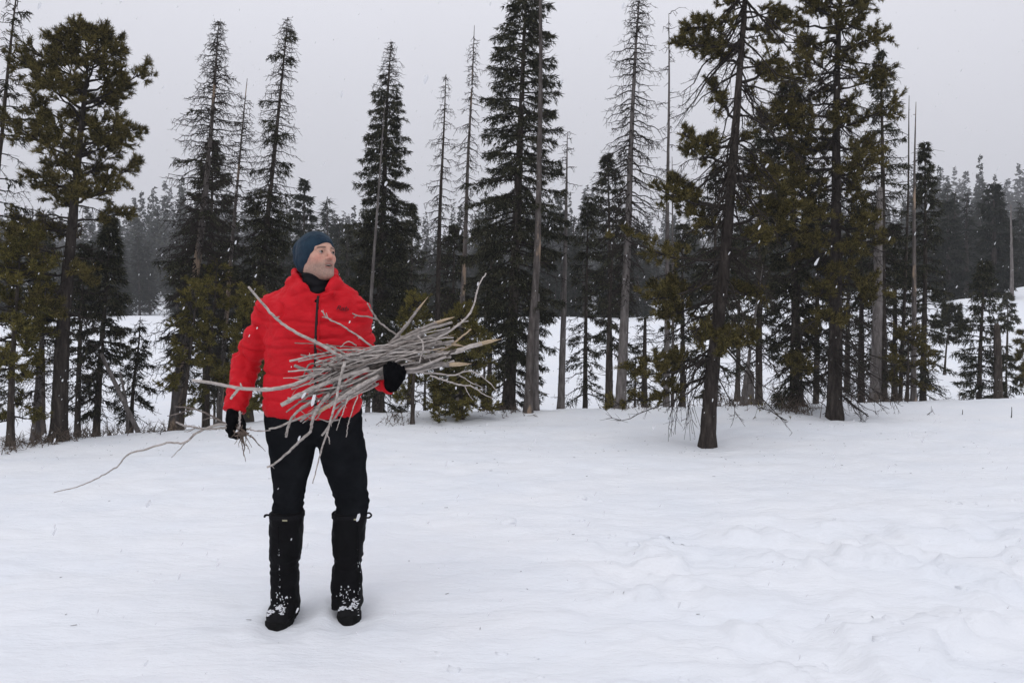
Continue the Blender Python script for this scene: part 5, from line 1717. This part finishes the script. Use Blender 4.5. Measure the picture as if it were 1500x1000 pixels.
    # ------------------------------------------------ gloves
    def glove_right(X, Y, Z):
        # hanging hand, back of the hand outwards, fingers closed round the twigs
        w = S(343.5, 603, -0.06); k = S(339, 627, -0.085)
        d = rcone(X, Y, Z, w, S(342, 614, -0.075), 0.034, 0.036)
        d = smin(d, chain(X, Y, Z, [S(341, 612, -0.04), S(337, 628, -0.055)], [0.024, 0.022], .01), 0.018)
        d = smin(d, chain(X, Y, Z, [S(343, 612, -0.11), S(339, 628, -0.12)], [0.024, 0.021], .01), 0.018)
        for i, (dy, ln) in enumerate(((-0.125, 0.9), (-0.100, 1.0), (-0.074, 1.0), (-0.050, 0.85))):
            a = S(337 + 0.6 * abs(i - 1.5), 628, dy)
            b_ = a + np.array([0.004, 0, -0.030 * ln]); c = b_ + np.array([0.026 * ln, 0.002, -0.008]); e = c + np.array([0.014, 0.0, 0.018 * ln])
            d = smin(d, chain(X, Y, Z, [a, b_, c, e], [0.0140, 0.0130, 0.0120, 0.0105], 0.004), 0.006)
        th = [S(350, 611, -0.105), S(355, 621, -0.125), S(356, 632, -0.130), S(353, 639, -0.125)]
        d = smin(d, chain(X, Y, Z, th, [0.019, 0.016, 0.014, 0.012], 0.006), 0.010)
        return d
    c = S(345, 620, -0.08)
    solid('glove', glove_right, c - 0.10, c + 0.10, 0.0036, M['glove'], person, base, 1,
          lambda V: 0.0015 * vnoise(V[:, 0] * 70, V[:, 1] * 70, V[:, 2] * 70, 3))

    def glove_left(X, Y, Z):
        # hand reaching up in front of the bundle, fingers hooked back over it
        w = S(574, 565, -0.312)
        d = rcone(X, Y, Z, w, S(575.5, 556, -0.348), 0.029, 0.028)
        for px in (569, 582):
            d = smin(d, rcone(X, Y, Z, S(573 + (px - 575) * 0.4, 563, -0.335), S(px, 547, -0.350), 0.021, 0.020), 0.018)
        for i, (px, top, ln) in enumerate(((565.5, 542, 0.85), (571.5, 537.5, 1.0), (578, 538, 1.0), (584.5, 541.5, 0.92))):
            a = S(px, 548, -0.350); b_ = S(px - 0.8, top, -0.342)
            c_ = b_ + np.array([-0.003, 0.026 * ln, 0.012]); e = c_ + np.array([-0.002, 0.024 * ln, -0.012])
            d = smin(d, chain(X, Y, Z, [a, b_, c_, e], [0.0125, 0.0120, 0.0110, 0.0095], 0.003), 0.004)
        th = [S(583, 560, -0.335), S(589, 553, -0.330), S(591, 545, -0.318), S(589, 538, -0.300)]
        d = smin(d, chain(X, Y, Z, th, [0.016, 0.0140, 0.0125, 0.0105], 0.005), 0.008)
        return d
    c = S(577, 552, -0.33)
    solid('glove', glove_left, c - 0.105, c + 0.105, 0.0036, M['glove'], person, base, 1,
          lambda V: 0.0015 * vnoise(V[:, 0] * 70, V[:, 1] * 70, V[:, 2] * 70, 3))
    return person


def uv_ball(r, rings, segs):
    V = [(0, 0, r)]
    for i in range(1, rings):
        a = math.pi * i / rings
        for j in range(segs):
            b = 2 * math.pi * j / segs
            V.append((r * math.sin(a) * math.cos(b), r * math.sin(a) * math.sin(b), r * math.cos(a)))
    V.append((0, 0, -r))
    F = []
    for j in range(segs): F.append((0, 1 + j, 1 + (j + 1) % segs))
    for i in range(rings - 2):
        for j in range(segs):
            a, b = 1 + i * segs + j, 1 + i * segs + (j + 1) % segs
            F += [(a, a + segs, b + segs), (a, b + segs, b)]
    L = len(V) - 1; o = 1 + (rings - 2) * segs
    for j in range(segs): F.append((L, o + (j + 1) % segs, o + j))
    return np.array(V), np.array(F)


build_man()

# ------------------------------------------------------------------ sticks
M['stick'] = simple('weathered_stick', (0.24, 0.213, 0.195), (0.56, 0.51, 0.475), 3.2, 0.9, 0.5, 0.003, (14, 26, 26), 6, 0.05)
M['stick_dark'] = simple('darker_stick_bark', (0.085, 0.070, 0.062), (0.30, 0.26, 0.235), 3.2, 0.9, 0.5, 0.003, (14, 26, 26), 6, 0.05)
M['raw_wood'] = simple('fresh_broken_wood', (0.34, 0.255, 0.165), (0.56, 0.44, 0.31), 9, 0.8, 0.5, 0.003, (10, 30, 30), 5, 0.2)
for _k in ('stick', 'stick_dark'):
    _nt = M[_k].node_tree; _p = _nt.nodes['Principled BSDF']
    _lk = _p.inputs['Base Color'].links[0]; _src = _lk.from_socket
    _oi = _nt.nodes.new('ShaderNodeObjectInfo')
    _mr = _nt.nodes.new('ShaderNodeMapRange'); _mr.inputs['To Min'].default_value = 0.55; _mr.inputs['To Max'].default_value = 1.15
    _nt.links.new(_oi.outputs['Random'], _mr.inputs['Value'])
    _vm = _nt.nodes.new('ShaderNodeVectorMath'); _vm.operation = 'SCALE'
    _nt.links.new(_src, _vm.inputs[0]); _nt.links.new(_mr.outputs[0], _vm.inputs['Scale'])
    _nt.links.new(_vm.outputs[0], _p.inputs['Base Color'])
M['root'] = simple('dry_roots', (0.07, 0.052, 0.042), (0.24, 0.185, 0.15), 30, 0.9, 0.3, 0.002)


def stick(label, pts, r0, r1, seed, twigs=(), raw=None, mat='stick', group=None, rough=0.035, knots=3):
    """pts (px, py, depth offset); raw = 'start'/'end' gives a torn pale tip; twigs: side shoots (list of point lists, r0, r1)"""
    rng = np.random.default_rng(seed)
    C = curve_pts(np.array([S(*p) for p in pts]), max(10, 5 * len(pts)))
    n = len(C)
    C[1:-1] += rng.normal(0, 0.0010, (n - 2, 3))
    if group:
        s_ = np.linspace(0, 1, n); wv = rng.uniform(0.003, 0.010)
        C[:, 2] += wv * np.sin(s_ * rng.uniform(5, 13) + rng.uniform(0, 6)) * np.sin(s_ * 3.1416)
        C[:, 0] += 0.5 * wv * np.sin(s_ * rng.uniform(6, 16) + rng.uniform(0, 6)) * np.sin(s_ * 3.1416)
    R = np.linspace(r0, r1, n)
    for k in range(knots):
        R = R * (1 + rng.uniform(0.1, 0.3) * np.exp(-((np.arange(n) - rng.uniform(1, n - 2)) / 0.8)**2))
    o = C[0].copy(); b = Buf()
    tube(b, C - o, R, 8, rough, True, rng)
    for tp, ta, tb in twigs:
        c = curve_pts(np.array([S(*p) for p in tp]), 9); c[1:-1] += rng.normal(0, 0.0009, (7, 3))
        tube(b, c - o, np.linspace(ta, tb, 9), 6, rough, True, rng)
    for k in range(3):                                    # snapped-off stubs
        i = int(rng.integers(1, n - 1)); d = norm(rng.standard_normal(3))
        tube(b, np.array([C[i], C[i] + d * R[i] * 1.6, C[i] + d * (R[i] * 1.6 + rng.uniform(0.004, 0.014))]) - o, [R[i] * 0.5, R[i] * 0.4, R[i] * 0.22], 5, 0.1, True, rng)
    ob = add_obj('stick', b.mesh('stick', M[mat], True), None, o)
    tag(ob, label, 'stick', group)
    if raw:
        i, j = (0, 1) if raw == 'start' else (n - 1, n - 2)
        d = norm(C[i] - C[j]); rr = R[i]
        b2 = Buf()
        for q in range(4):
            off = norm(rng.standard_normal(3)) * rr * 0.45
            ln = rng.uniform(0.022, 0.060) * (0.6 + rr / 0.010)
            tube(b2, np.array([C[i] - d * 0.014 + off * 0.7, C[i] + d * ln * 0.5 + off, C[i] + d * ln + off * 0.6]) - o, [rr * 0.72, rr * 0.55, rr * 0.12], 5, 0.12, True, rng)
        add_obj('broken_end', b2.mesh('broken_end', M['raw_wood'], True), ob)
    return ob


D0 = -0.27
stick('long curved stick reaching far left across the red sleeve, forked near its tip',
      [(282, 557, -.33), (318, 562, -.33), (345, 567.5, -.33), (375, 570, -.33), (405, 569, -.33), (436, 561, -.33), (468, 544, -.32), (505, 530, -.31), (560, 512, -.29), (620, 488, -.25)],
      0.0065, 0.0125, 1, [([(351, 568, -.33), (344, 576, -.335), (338, 584, -.34)], 0.0075, 0.0055), ([(354, 568, -.33), (352, 561, -.33)], 0.005, 0.003)])
stick('thin stick slanting up across the chest to the shoulder',
      [(364, 420, -.36), (374, 432, -.36), (386, 446, -.36), (402, 464, -.355), (425, 482, -.35), (452, 496, -.345), (475, 507, -.34), (494, 519, -.33), (540, 530, -.30)], 0.0050, 0.0085, 2, [([(404, 466, -.355), (409, 464, -.36)], .004, .003)])
stick('thin twig lying across the chest below the lettering, forked at its upper end',
      [(471, 455, -.30), (480, 466, -.30), (496, 474, -.30), (520, 489, -.29), (546, 508, -.28)], 0.0030, 0.0046, 3, [([(480, 466, -.30), (472, 464, -.30)], .003, .002), ([(480, 466, -.30), (478, 458, -.31)], .003, .002)])
stick('forked thin twig rising over the far sleeve at the top of the bundle',
      [(538, 444, -.22), (546, 458, -.22), (552, 467, -.22), (566, 480, -.23), (588, 494, -.24), (610, 506, -.25)], 0.0032, 0.0055, 4, [([(552, 468, -.22), (540, 464, -.23), (526, 463, -.24), (516, 459, -.25)], 0.004, 0.0028), ([(523, 462, -.24), (518, 465, -.24)], .0028, .002)])
stick('straight stick pointing up right from the bundle with a snapped tan tip',
      [(560, 514, -.25), (580, 494, -.24), (598, 473, -.23), (607, 460, -.22), (613, 452, -.22)], 0.0085, 0.0055, 5, raw='end')
stick('long thin wand curving high above the right end of the bundle',
      [(712, 400, -.22), (702, 416, -.22), (697, 436, -.22), (690, 456, -.23), (676, 472, -.24), (658, 485, -.25), (630, 500, -.26)], 0.0026, 0.0060, 6, [([(686, 470, -.23), (670, 474, -.24)], .003, .002)])
stick('flat grey stick with a long tan splinter, furthest right of all',
      [(706, 503, -.24), (690, 507, -.24), (670, 514, -.245), (645, 519, -.25), (600, 527, -.27)], 0.0095, 0.0105, 7, raw='start')
stick('thick grey stick with a big yellow snapped end beside the glove',
      [(658, 534, -.27), (640, 533, -.27), (620, 536, -.275), (596, 542, -.28), (560, 556, -.28)], 0.0115, 0.0145, 8, raw='start')
stick('pale stick drooping lowest left in front of the trousers',
      [(391, 684, -.40), (402, 679, -.40), (420, 664, -.395), (440, 645, -.39), (455, 630, -.385), (458, 614, -.38), (464, 600, -.37), (482, 576, -.35)], 0.0042, 0.0075, 9)
stick('long pale twig hanging straight down between the legs',
      [(458, 708, -.42), (464, 685, -.42), (472, 655, -.42), (480, 630, -.415), (487, 605, -.41), (494, 578, -.40), (499, 552, -.39), (505, 530, -.37)], 0.0022, 0.0068, 10, [([(478, 634, -.415), (482, 642, -.42), (483, 650, -.42)], .003, .002)])
stick('short pale twig hanging over the jacket hem with a stubby end',
      [(419, 640, -.38), (423, 622, -.38), (431, 607, -.375), (444, 596, -.37), (462, 584, -.35)], 0.0050, 0.0062, 11, [([(421, 630, -.38), (418, 636, -.385)], .004, .003)])
stick('thin bent stick crossing the jacket hem just above the trousers',
      [(394, 628, -.38), (408, 625, -.38), (426, 617, -.375), (446, 609, -.37), (470, 599, -.36), (505, 580, -.34)], 0.0040, 0.0068, 12)
stick('stick with raw orange torn face low in the bundle',
      [(480, 595, -.36), (500, 582, -.35), (525, 566, -.34), (555, 550, -.32)], 0.0085, 0.0085, 13, raw='start')
stick('dark-barked short stick poking out right of the glove under the yellow end',
      [(668, 512, -.25), (650, 522, -.255), (630, 527, -.26), (600, 534, -.27)], 0.006, 0.008, 14, mat='stick_dark')
stick('stick with tan tip on top of the bundle near its right end',
      [(640, 473, -.24), (622, 480, -.245), (600, 490, -.25), (570, 505, -.26), (530, 522, -.28)], 0.0088, 0.0088, 15, raw='start')
stick('thin yellowish twig sticking out upper right between the thicker ends',
      [(690, 482, -.22), (676, 493, -.225), (664, 503, -.23), (640, 517, -.25)], 0.0030, 0.0050, 16, mat='raw_wood')
stick('wispy twig curling out lowest right, with a downward fork',
      [(722, 583, -.26), (708, 577, -.26), (692, 566, -.26), (672, 563, -.265), (652, 557, -.27), (630, 550, -.28)], 0.0020, 0.0045, 17, [([(680, 564, -.262), (686, 576, -.262), (693, 586, -.26)], .0026, .0014), ([(700, 571, -.26), (713, 570, -.25)], .002, .0012)])
stick('wispy twig arching out right above the lowest curl',
      [(729, 574, -.24), (716, 560, -.24), (702, 549, -.245), (686, 543, -.25), (664, 549, -.26), (640, 547, -.27), (615, 545, -.28)], 0.0018, 0.0046, 18, [([(672, 549, -.26), (690, 560, -.255), (706, 567, -.25)], .003, .0015)])
stick('loose twig curving down over the front of the bundle left of the tan ends',
      [(612, 492, -.36), (618, 500, -.37), (620, 510, -.375), (616, 524, -.37), (614, 531, -.36)], 0.0032, 0.0026, 19)
stick('fine twig dangling from the bundle over the hem, left of two', [(493, 630, -.40), (498, 614, -.395), (504, 600, -.39), (511, 580, -.36)], 0.0014, 0.0028, 20)
stick('fine twig dangling from the bundle over the hem, right of two', [(507, 640, -.40), (510, 622, -.395), (515, 604, -.39), (524, 580, -.36)], 0.0014, 0.0028, 21)
stick('stick with pale chisel end lying lowest left on the jacket front', [(412, 593, -.37), (428, 584, -.365), (452, 572, -.355), (490, 556, -.335), (540, 540, -.31)], 0.0092, 0.0105, 22)


def bundle():
    rng = np.random.default_rng(77)
    lab = 'weathered grey stick packed in the armful held against the red jacket'
    for k in range(64):
        # every stick passes the grip at about pixel (572, 527)
        ph = rng.uniform(0, 6.283); rr = math.sqrt(rng.random())
        gy = 527 + 25 * rr * math.sin(ph); gd = -0.275 + 0.050 * rr * math.cos(ph)
        slope = math.tan(math.radians(rng.normal(19, 8.5)) + (gy - 526) * 0.006)
        ll = rng.uniform(70, 158); lr = rng.uniform(25, 96)
        if gy > 540: ll *= 0.85
        xl, xr = 572 - ll, 572 + lr
        bend = rng.normal(0, 11)
        dl = -0.05 * (ll / 150) + rng.normal(0, 0.012)
        pts = [(xl, gy + slope * ll + bend, gd + dl), ((xl + 572) / 2, gy + slope * ll / 2 - bend * 0.5, gd + dl * 0.5), (572, gy, gd), ((xr + 572) / 2, gy - slope * lr * 0.42 + bend * .3, gd + 0.006), (xr, gy - slope * lr * 0.72 + rng.normal(0, 3), gd + 0.02)]
        r = rng.choice([0.0026, 0.0040, 0.0058, 0.0092], p=[.36, .32, .21, .11])
        tw = []
        if rng.random() < 0.8:
            u = rng.uniform(0.1, 0.5); px = xl + (572 - xl) * u; py = pts[0][1] + (gy - pts[0][1]) * u
            tw.append(([(px, py, gd + dl * (1 - u)), (px - rng.uniform(8, 22), py + rng.uniform(-8, 14), gd + dl - 0.02), (px - rng.uniform(22, 34), py + rng.uniform(-4, 22), gd + dl - 0.03)], r * 0.6, r * 0.3))
        stick(lab, pts, r * 0.8, r, 200 + k, tw, 'end' if rng.random() < 0.10 else None, 'stick' if rng.random() < 0.7 else 'stick_dark', 'weathered sticks in the armful')


bundle()

# ---- what the other hand holds
HD = -0.085
stick('longest thin branch trailing from the hanging hand down to the far left',
      [(347, 622, HD), (326, 621, HD), (298, 629, HD), (288, 634, HD), (271, 648, HD), (247, 648, HD), (216, 657, HD), (187, 666, HD), (175, 680, HD), (154, 694, HD), (118, 711, HD), (79, 721, HD)],
      0.0062, 0.0020, 301, [([(273, 647, HD), (263, 658, HD), (251, 670, HD)], 0.0030, 0.0014)])
stick('pale twig held in the hanging hand, middle of three to its left',
      [(348, 624, HD), (322, 627, HD), (300, 628, HD), (284, 625, HD), (270, 623, HD), (258, 618, HD)], 0.0055, 0.0042, 302, [([(286, 626, HD), (278, 631, HD), (270, 632, HD)], .003, .0015)])
stick('grey twig held in the hanging hand, uppermost to its left',
      [(348, 622, HD), (328, 619, HD), (316, 612, HD), (300, 604, HD), (282, 598, HD), (257, 595, HD)], 0.0050, 0.0028, 303,
      [([(284, 599, HD), (274, 601, HD), (260, 606, HD), (245, 609, HD)], .0034, .0018), ([(318, 613, HD), (308, 612, HD - .02), (296, 615, HD - .03)], .003, .0016)], mat='stick_dark')
stick('short pale stick gripped upright in the hanging hand', [(351.5, 602, -.15), (351.5, 614, -.15), (350.5, 628, -.148)], 0.0042, 0.0045, 304)
stick('thin twig pointing right from the hanging hand toward the thigh', [(350, 630, HD), (362, 628, HD - .04), (376, 631, HD - .06), (396, 630, HD - .08)], 0.0040, 0.0022, 305)


def rootball():
    rng = np.random.default_rng(9)
    o = S(352, 631, -.14); b = Buf()
    ends = [(389, 661), (381, 652), (360, 676), (357, 668), (366, 664), (344, 651), (363, 657), (371, 640), (350, 655), (355, 660), (338, 640), (369, 655)]
    for i, (ex, ey) in enumerate(ends):
        e = S(ex, ey, -.14 + rng.normal(0, 0.02)); st = S(353 + rng.normal(0, 3), 634 + rng.normal(0, 4), -.14)
        n = 8; s = np.linspace(0, 1, n)[:, None]
        P = st + (e - st) * s + rng.normal(0, 0.004, (n, 3)) * np.sin(s * 3.14)
        tube(b, P - o, np.linspace(0.0046 if i < 3 else 0.003, 0.0010, n), 6, 0.1, True, rng)
    for i in range(60):
        st = rng.normal(0, 0.011, 3) + S(353, 635, -.14) - o
        d = norm(rng.standard_normal(3) + np.array([0, 0, -0.3]))
        tube(b, np.array([st, st + d * 0.010, st + d * 0.018 + rng.normal(0, 0.004, 3)]), [0.0034, 0.0028, 0.001], 5, 0.15, True, rng)
    tag(add_obj('root_clump', b.mesh('root_clump', M['root'], True), None, o), 'tangled clump of dry roots dangling from the hanging hand', 'roots')


rootball()

# ------------------------------------------------------------------ falling snow and the thick air
def snowfall():
    rng = np.random.default_rng(3)
    b = Buf()
    base_v, base_f = uv_ball(1.0, 3, 5)
    for k in range(4400):
        y = 1.25 + 13.5 * rng.random() ** 0.75
        x = rng.uniform(-0.72, 0.72) * y
        z = rng.uniform(max(0.02, 1.5 - 0.50 * y), 1.5 + 0.46 * y)
        if z < gz(x, y) + 0.03 and y > 1: continue
        if abs(x + 0.9) < 0.6 and 3.2 < y < 4.0 and z < 1.9: continue
        if y < 3.5 and abs(CX + FPX * x / y - 465) < 50 and abs(HORIZON - FPX * (z - CAM_Z) / y - 385) < 62: continue
        s = rng.choice([0.0013, 0.0019, 0.0026, 0.0036], p=[.40, .34, .18, .08])
        t = norm(np.array([0.42, 0.05, 1.0]) + rng.normal(0, 0.12, 3))
        u = norm(np.cross(t, [0, 1, 0.2])); w = np.cross(t, u)
        el = rng.uniform(1.6, 3.6)
        V = base_v * (1 + 0.22 * rng.standard_normal((len(base_v), 1)))
        V = s * (V[:, :1] * u + V[:, 1:2] * w + el * V[:, 2:3] * t) + np.array([x, y, z])
        b.add(V, base_f)
    o = add_obj('falling_snow', b.mesh('falling_snow', M['flake'], True))
    tag(o, 'snowflakes drifting down through the air', 'snow', kind='stuff')


m, n_, l_, p_ = new_mat('snowflake')
_d = n_.new('ShaderNodeBsdfDiffuse'); _d.inputs['Color'].default_value = (0.9, 0.91, 0.93, 1)
_t = n_.new('ShaderNodeBsdfTranslucent'); _t.inputs['Color'].default_value = (0.9, 0.91, 0.93, 1)
_m = n_.new('ShaderNodeMixShader'); _m.inputs[0].default_value = 0.5
_x = n_.new('ShaderNodeBsdfTransparent'); _m2 = n_.new('ShaderNodeMixShader'); _m2.inputs[0].default_value = 0.68
l_.new(_d.outputs[0], _m.inputs[1]); l_.new(_t.outputs[0], _m.inputs[2])
l_.new(_x.outputs[0], _m2.inputs[1]); l_.new(_m.outputs[0], _m2.inputs[2])
l_.new(_m2.outputs[0], n_['Material Output'].inputs['Surface'])
M['flake'] = m
snowfall()


def haze():
    V = np.array([(x, y, z) for z in (-3.5, 60) for x, y in ((-620, -14), (620, -14), (620, 620), (-620, 620))], float)
    F = [(3, 2, 1, 0), (4, 5, 6, 7), (0, 1, 5, 4), (1, 2, 6, 5), (2, 3, 7, 6), (3, 0, 4, 7)]
    m = bpy.data.materials.new('haze'); m.use_nodes = True
    nt = m.node_tree; nt.nodes.clear()
    out = nt.nodes.new('ShaderNodeOutputMaterial'); v = nt.nodes.new('ShaderNodeVolumePrincipled')
    v.inputs['Color'].default_value = (0.93, 0.94, 0.97, 1)
    v.inputs['Density'].default_value = 0.0011
    v.inputs['Anisotropy'].default_value = 0.0
    nt.links.new(v.outputs[0], out.inputs['Volume'])
    o = add_obj('haze', make_mesh('haze', V, np.array(F), m))
    tag(o, 'thin snowy haze filling the air', 'haze', kind='stuff')


haze()
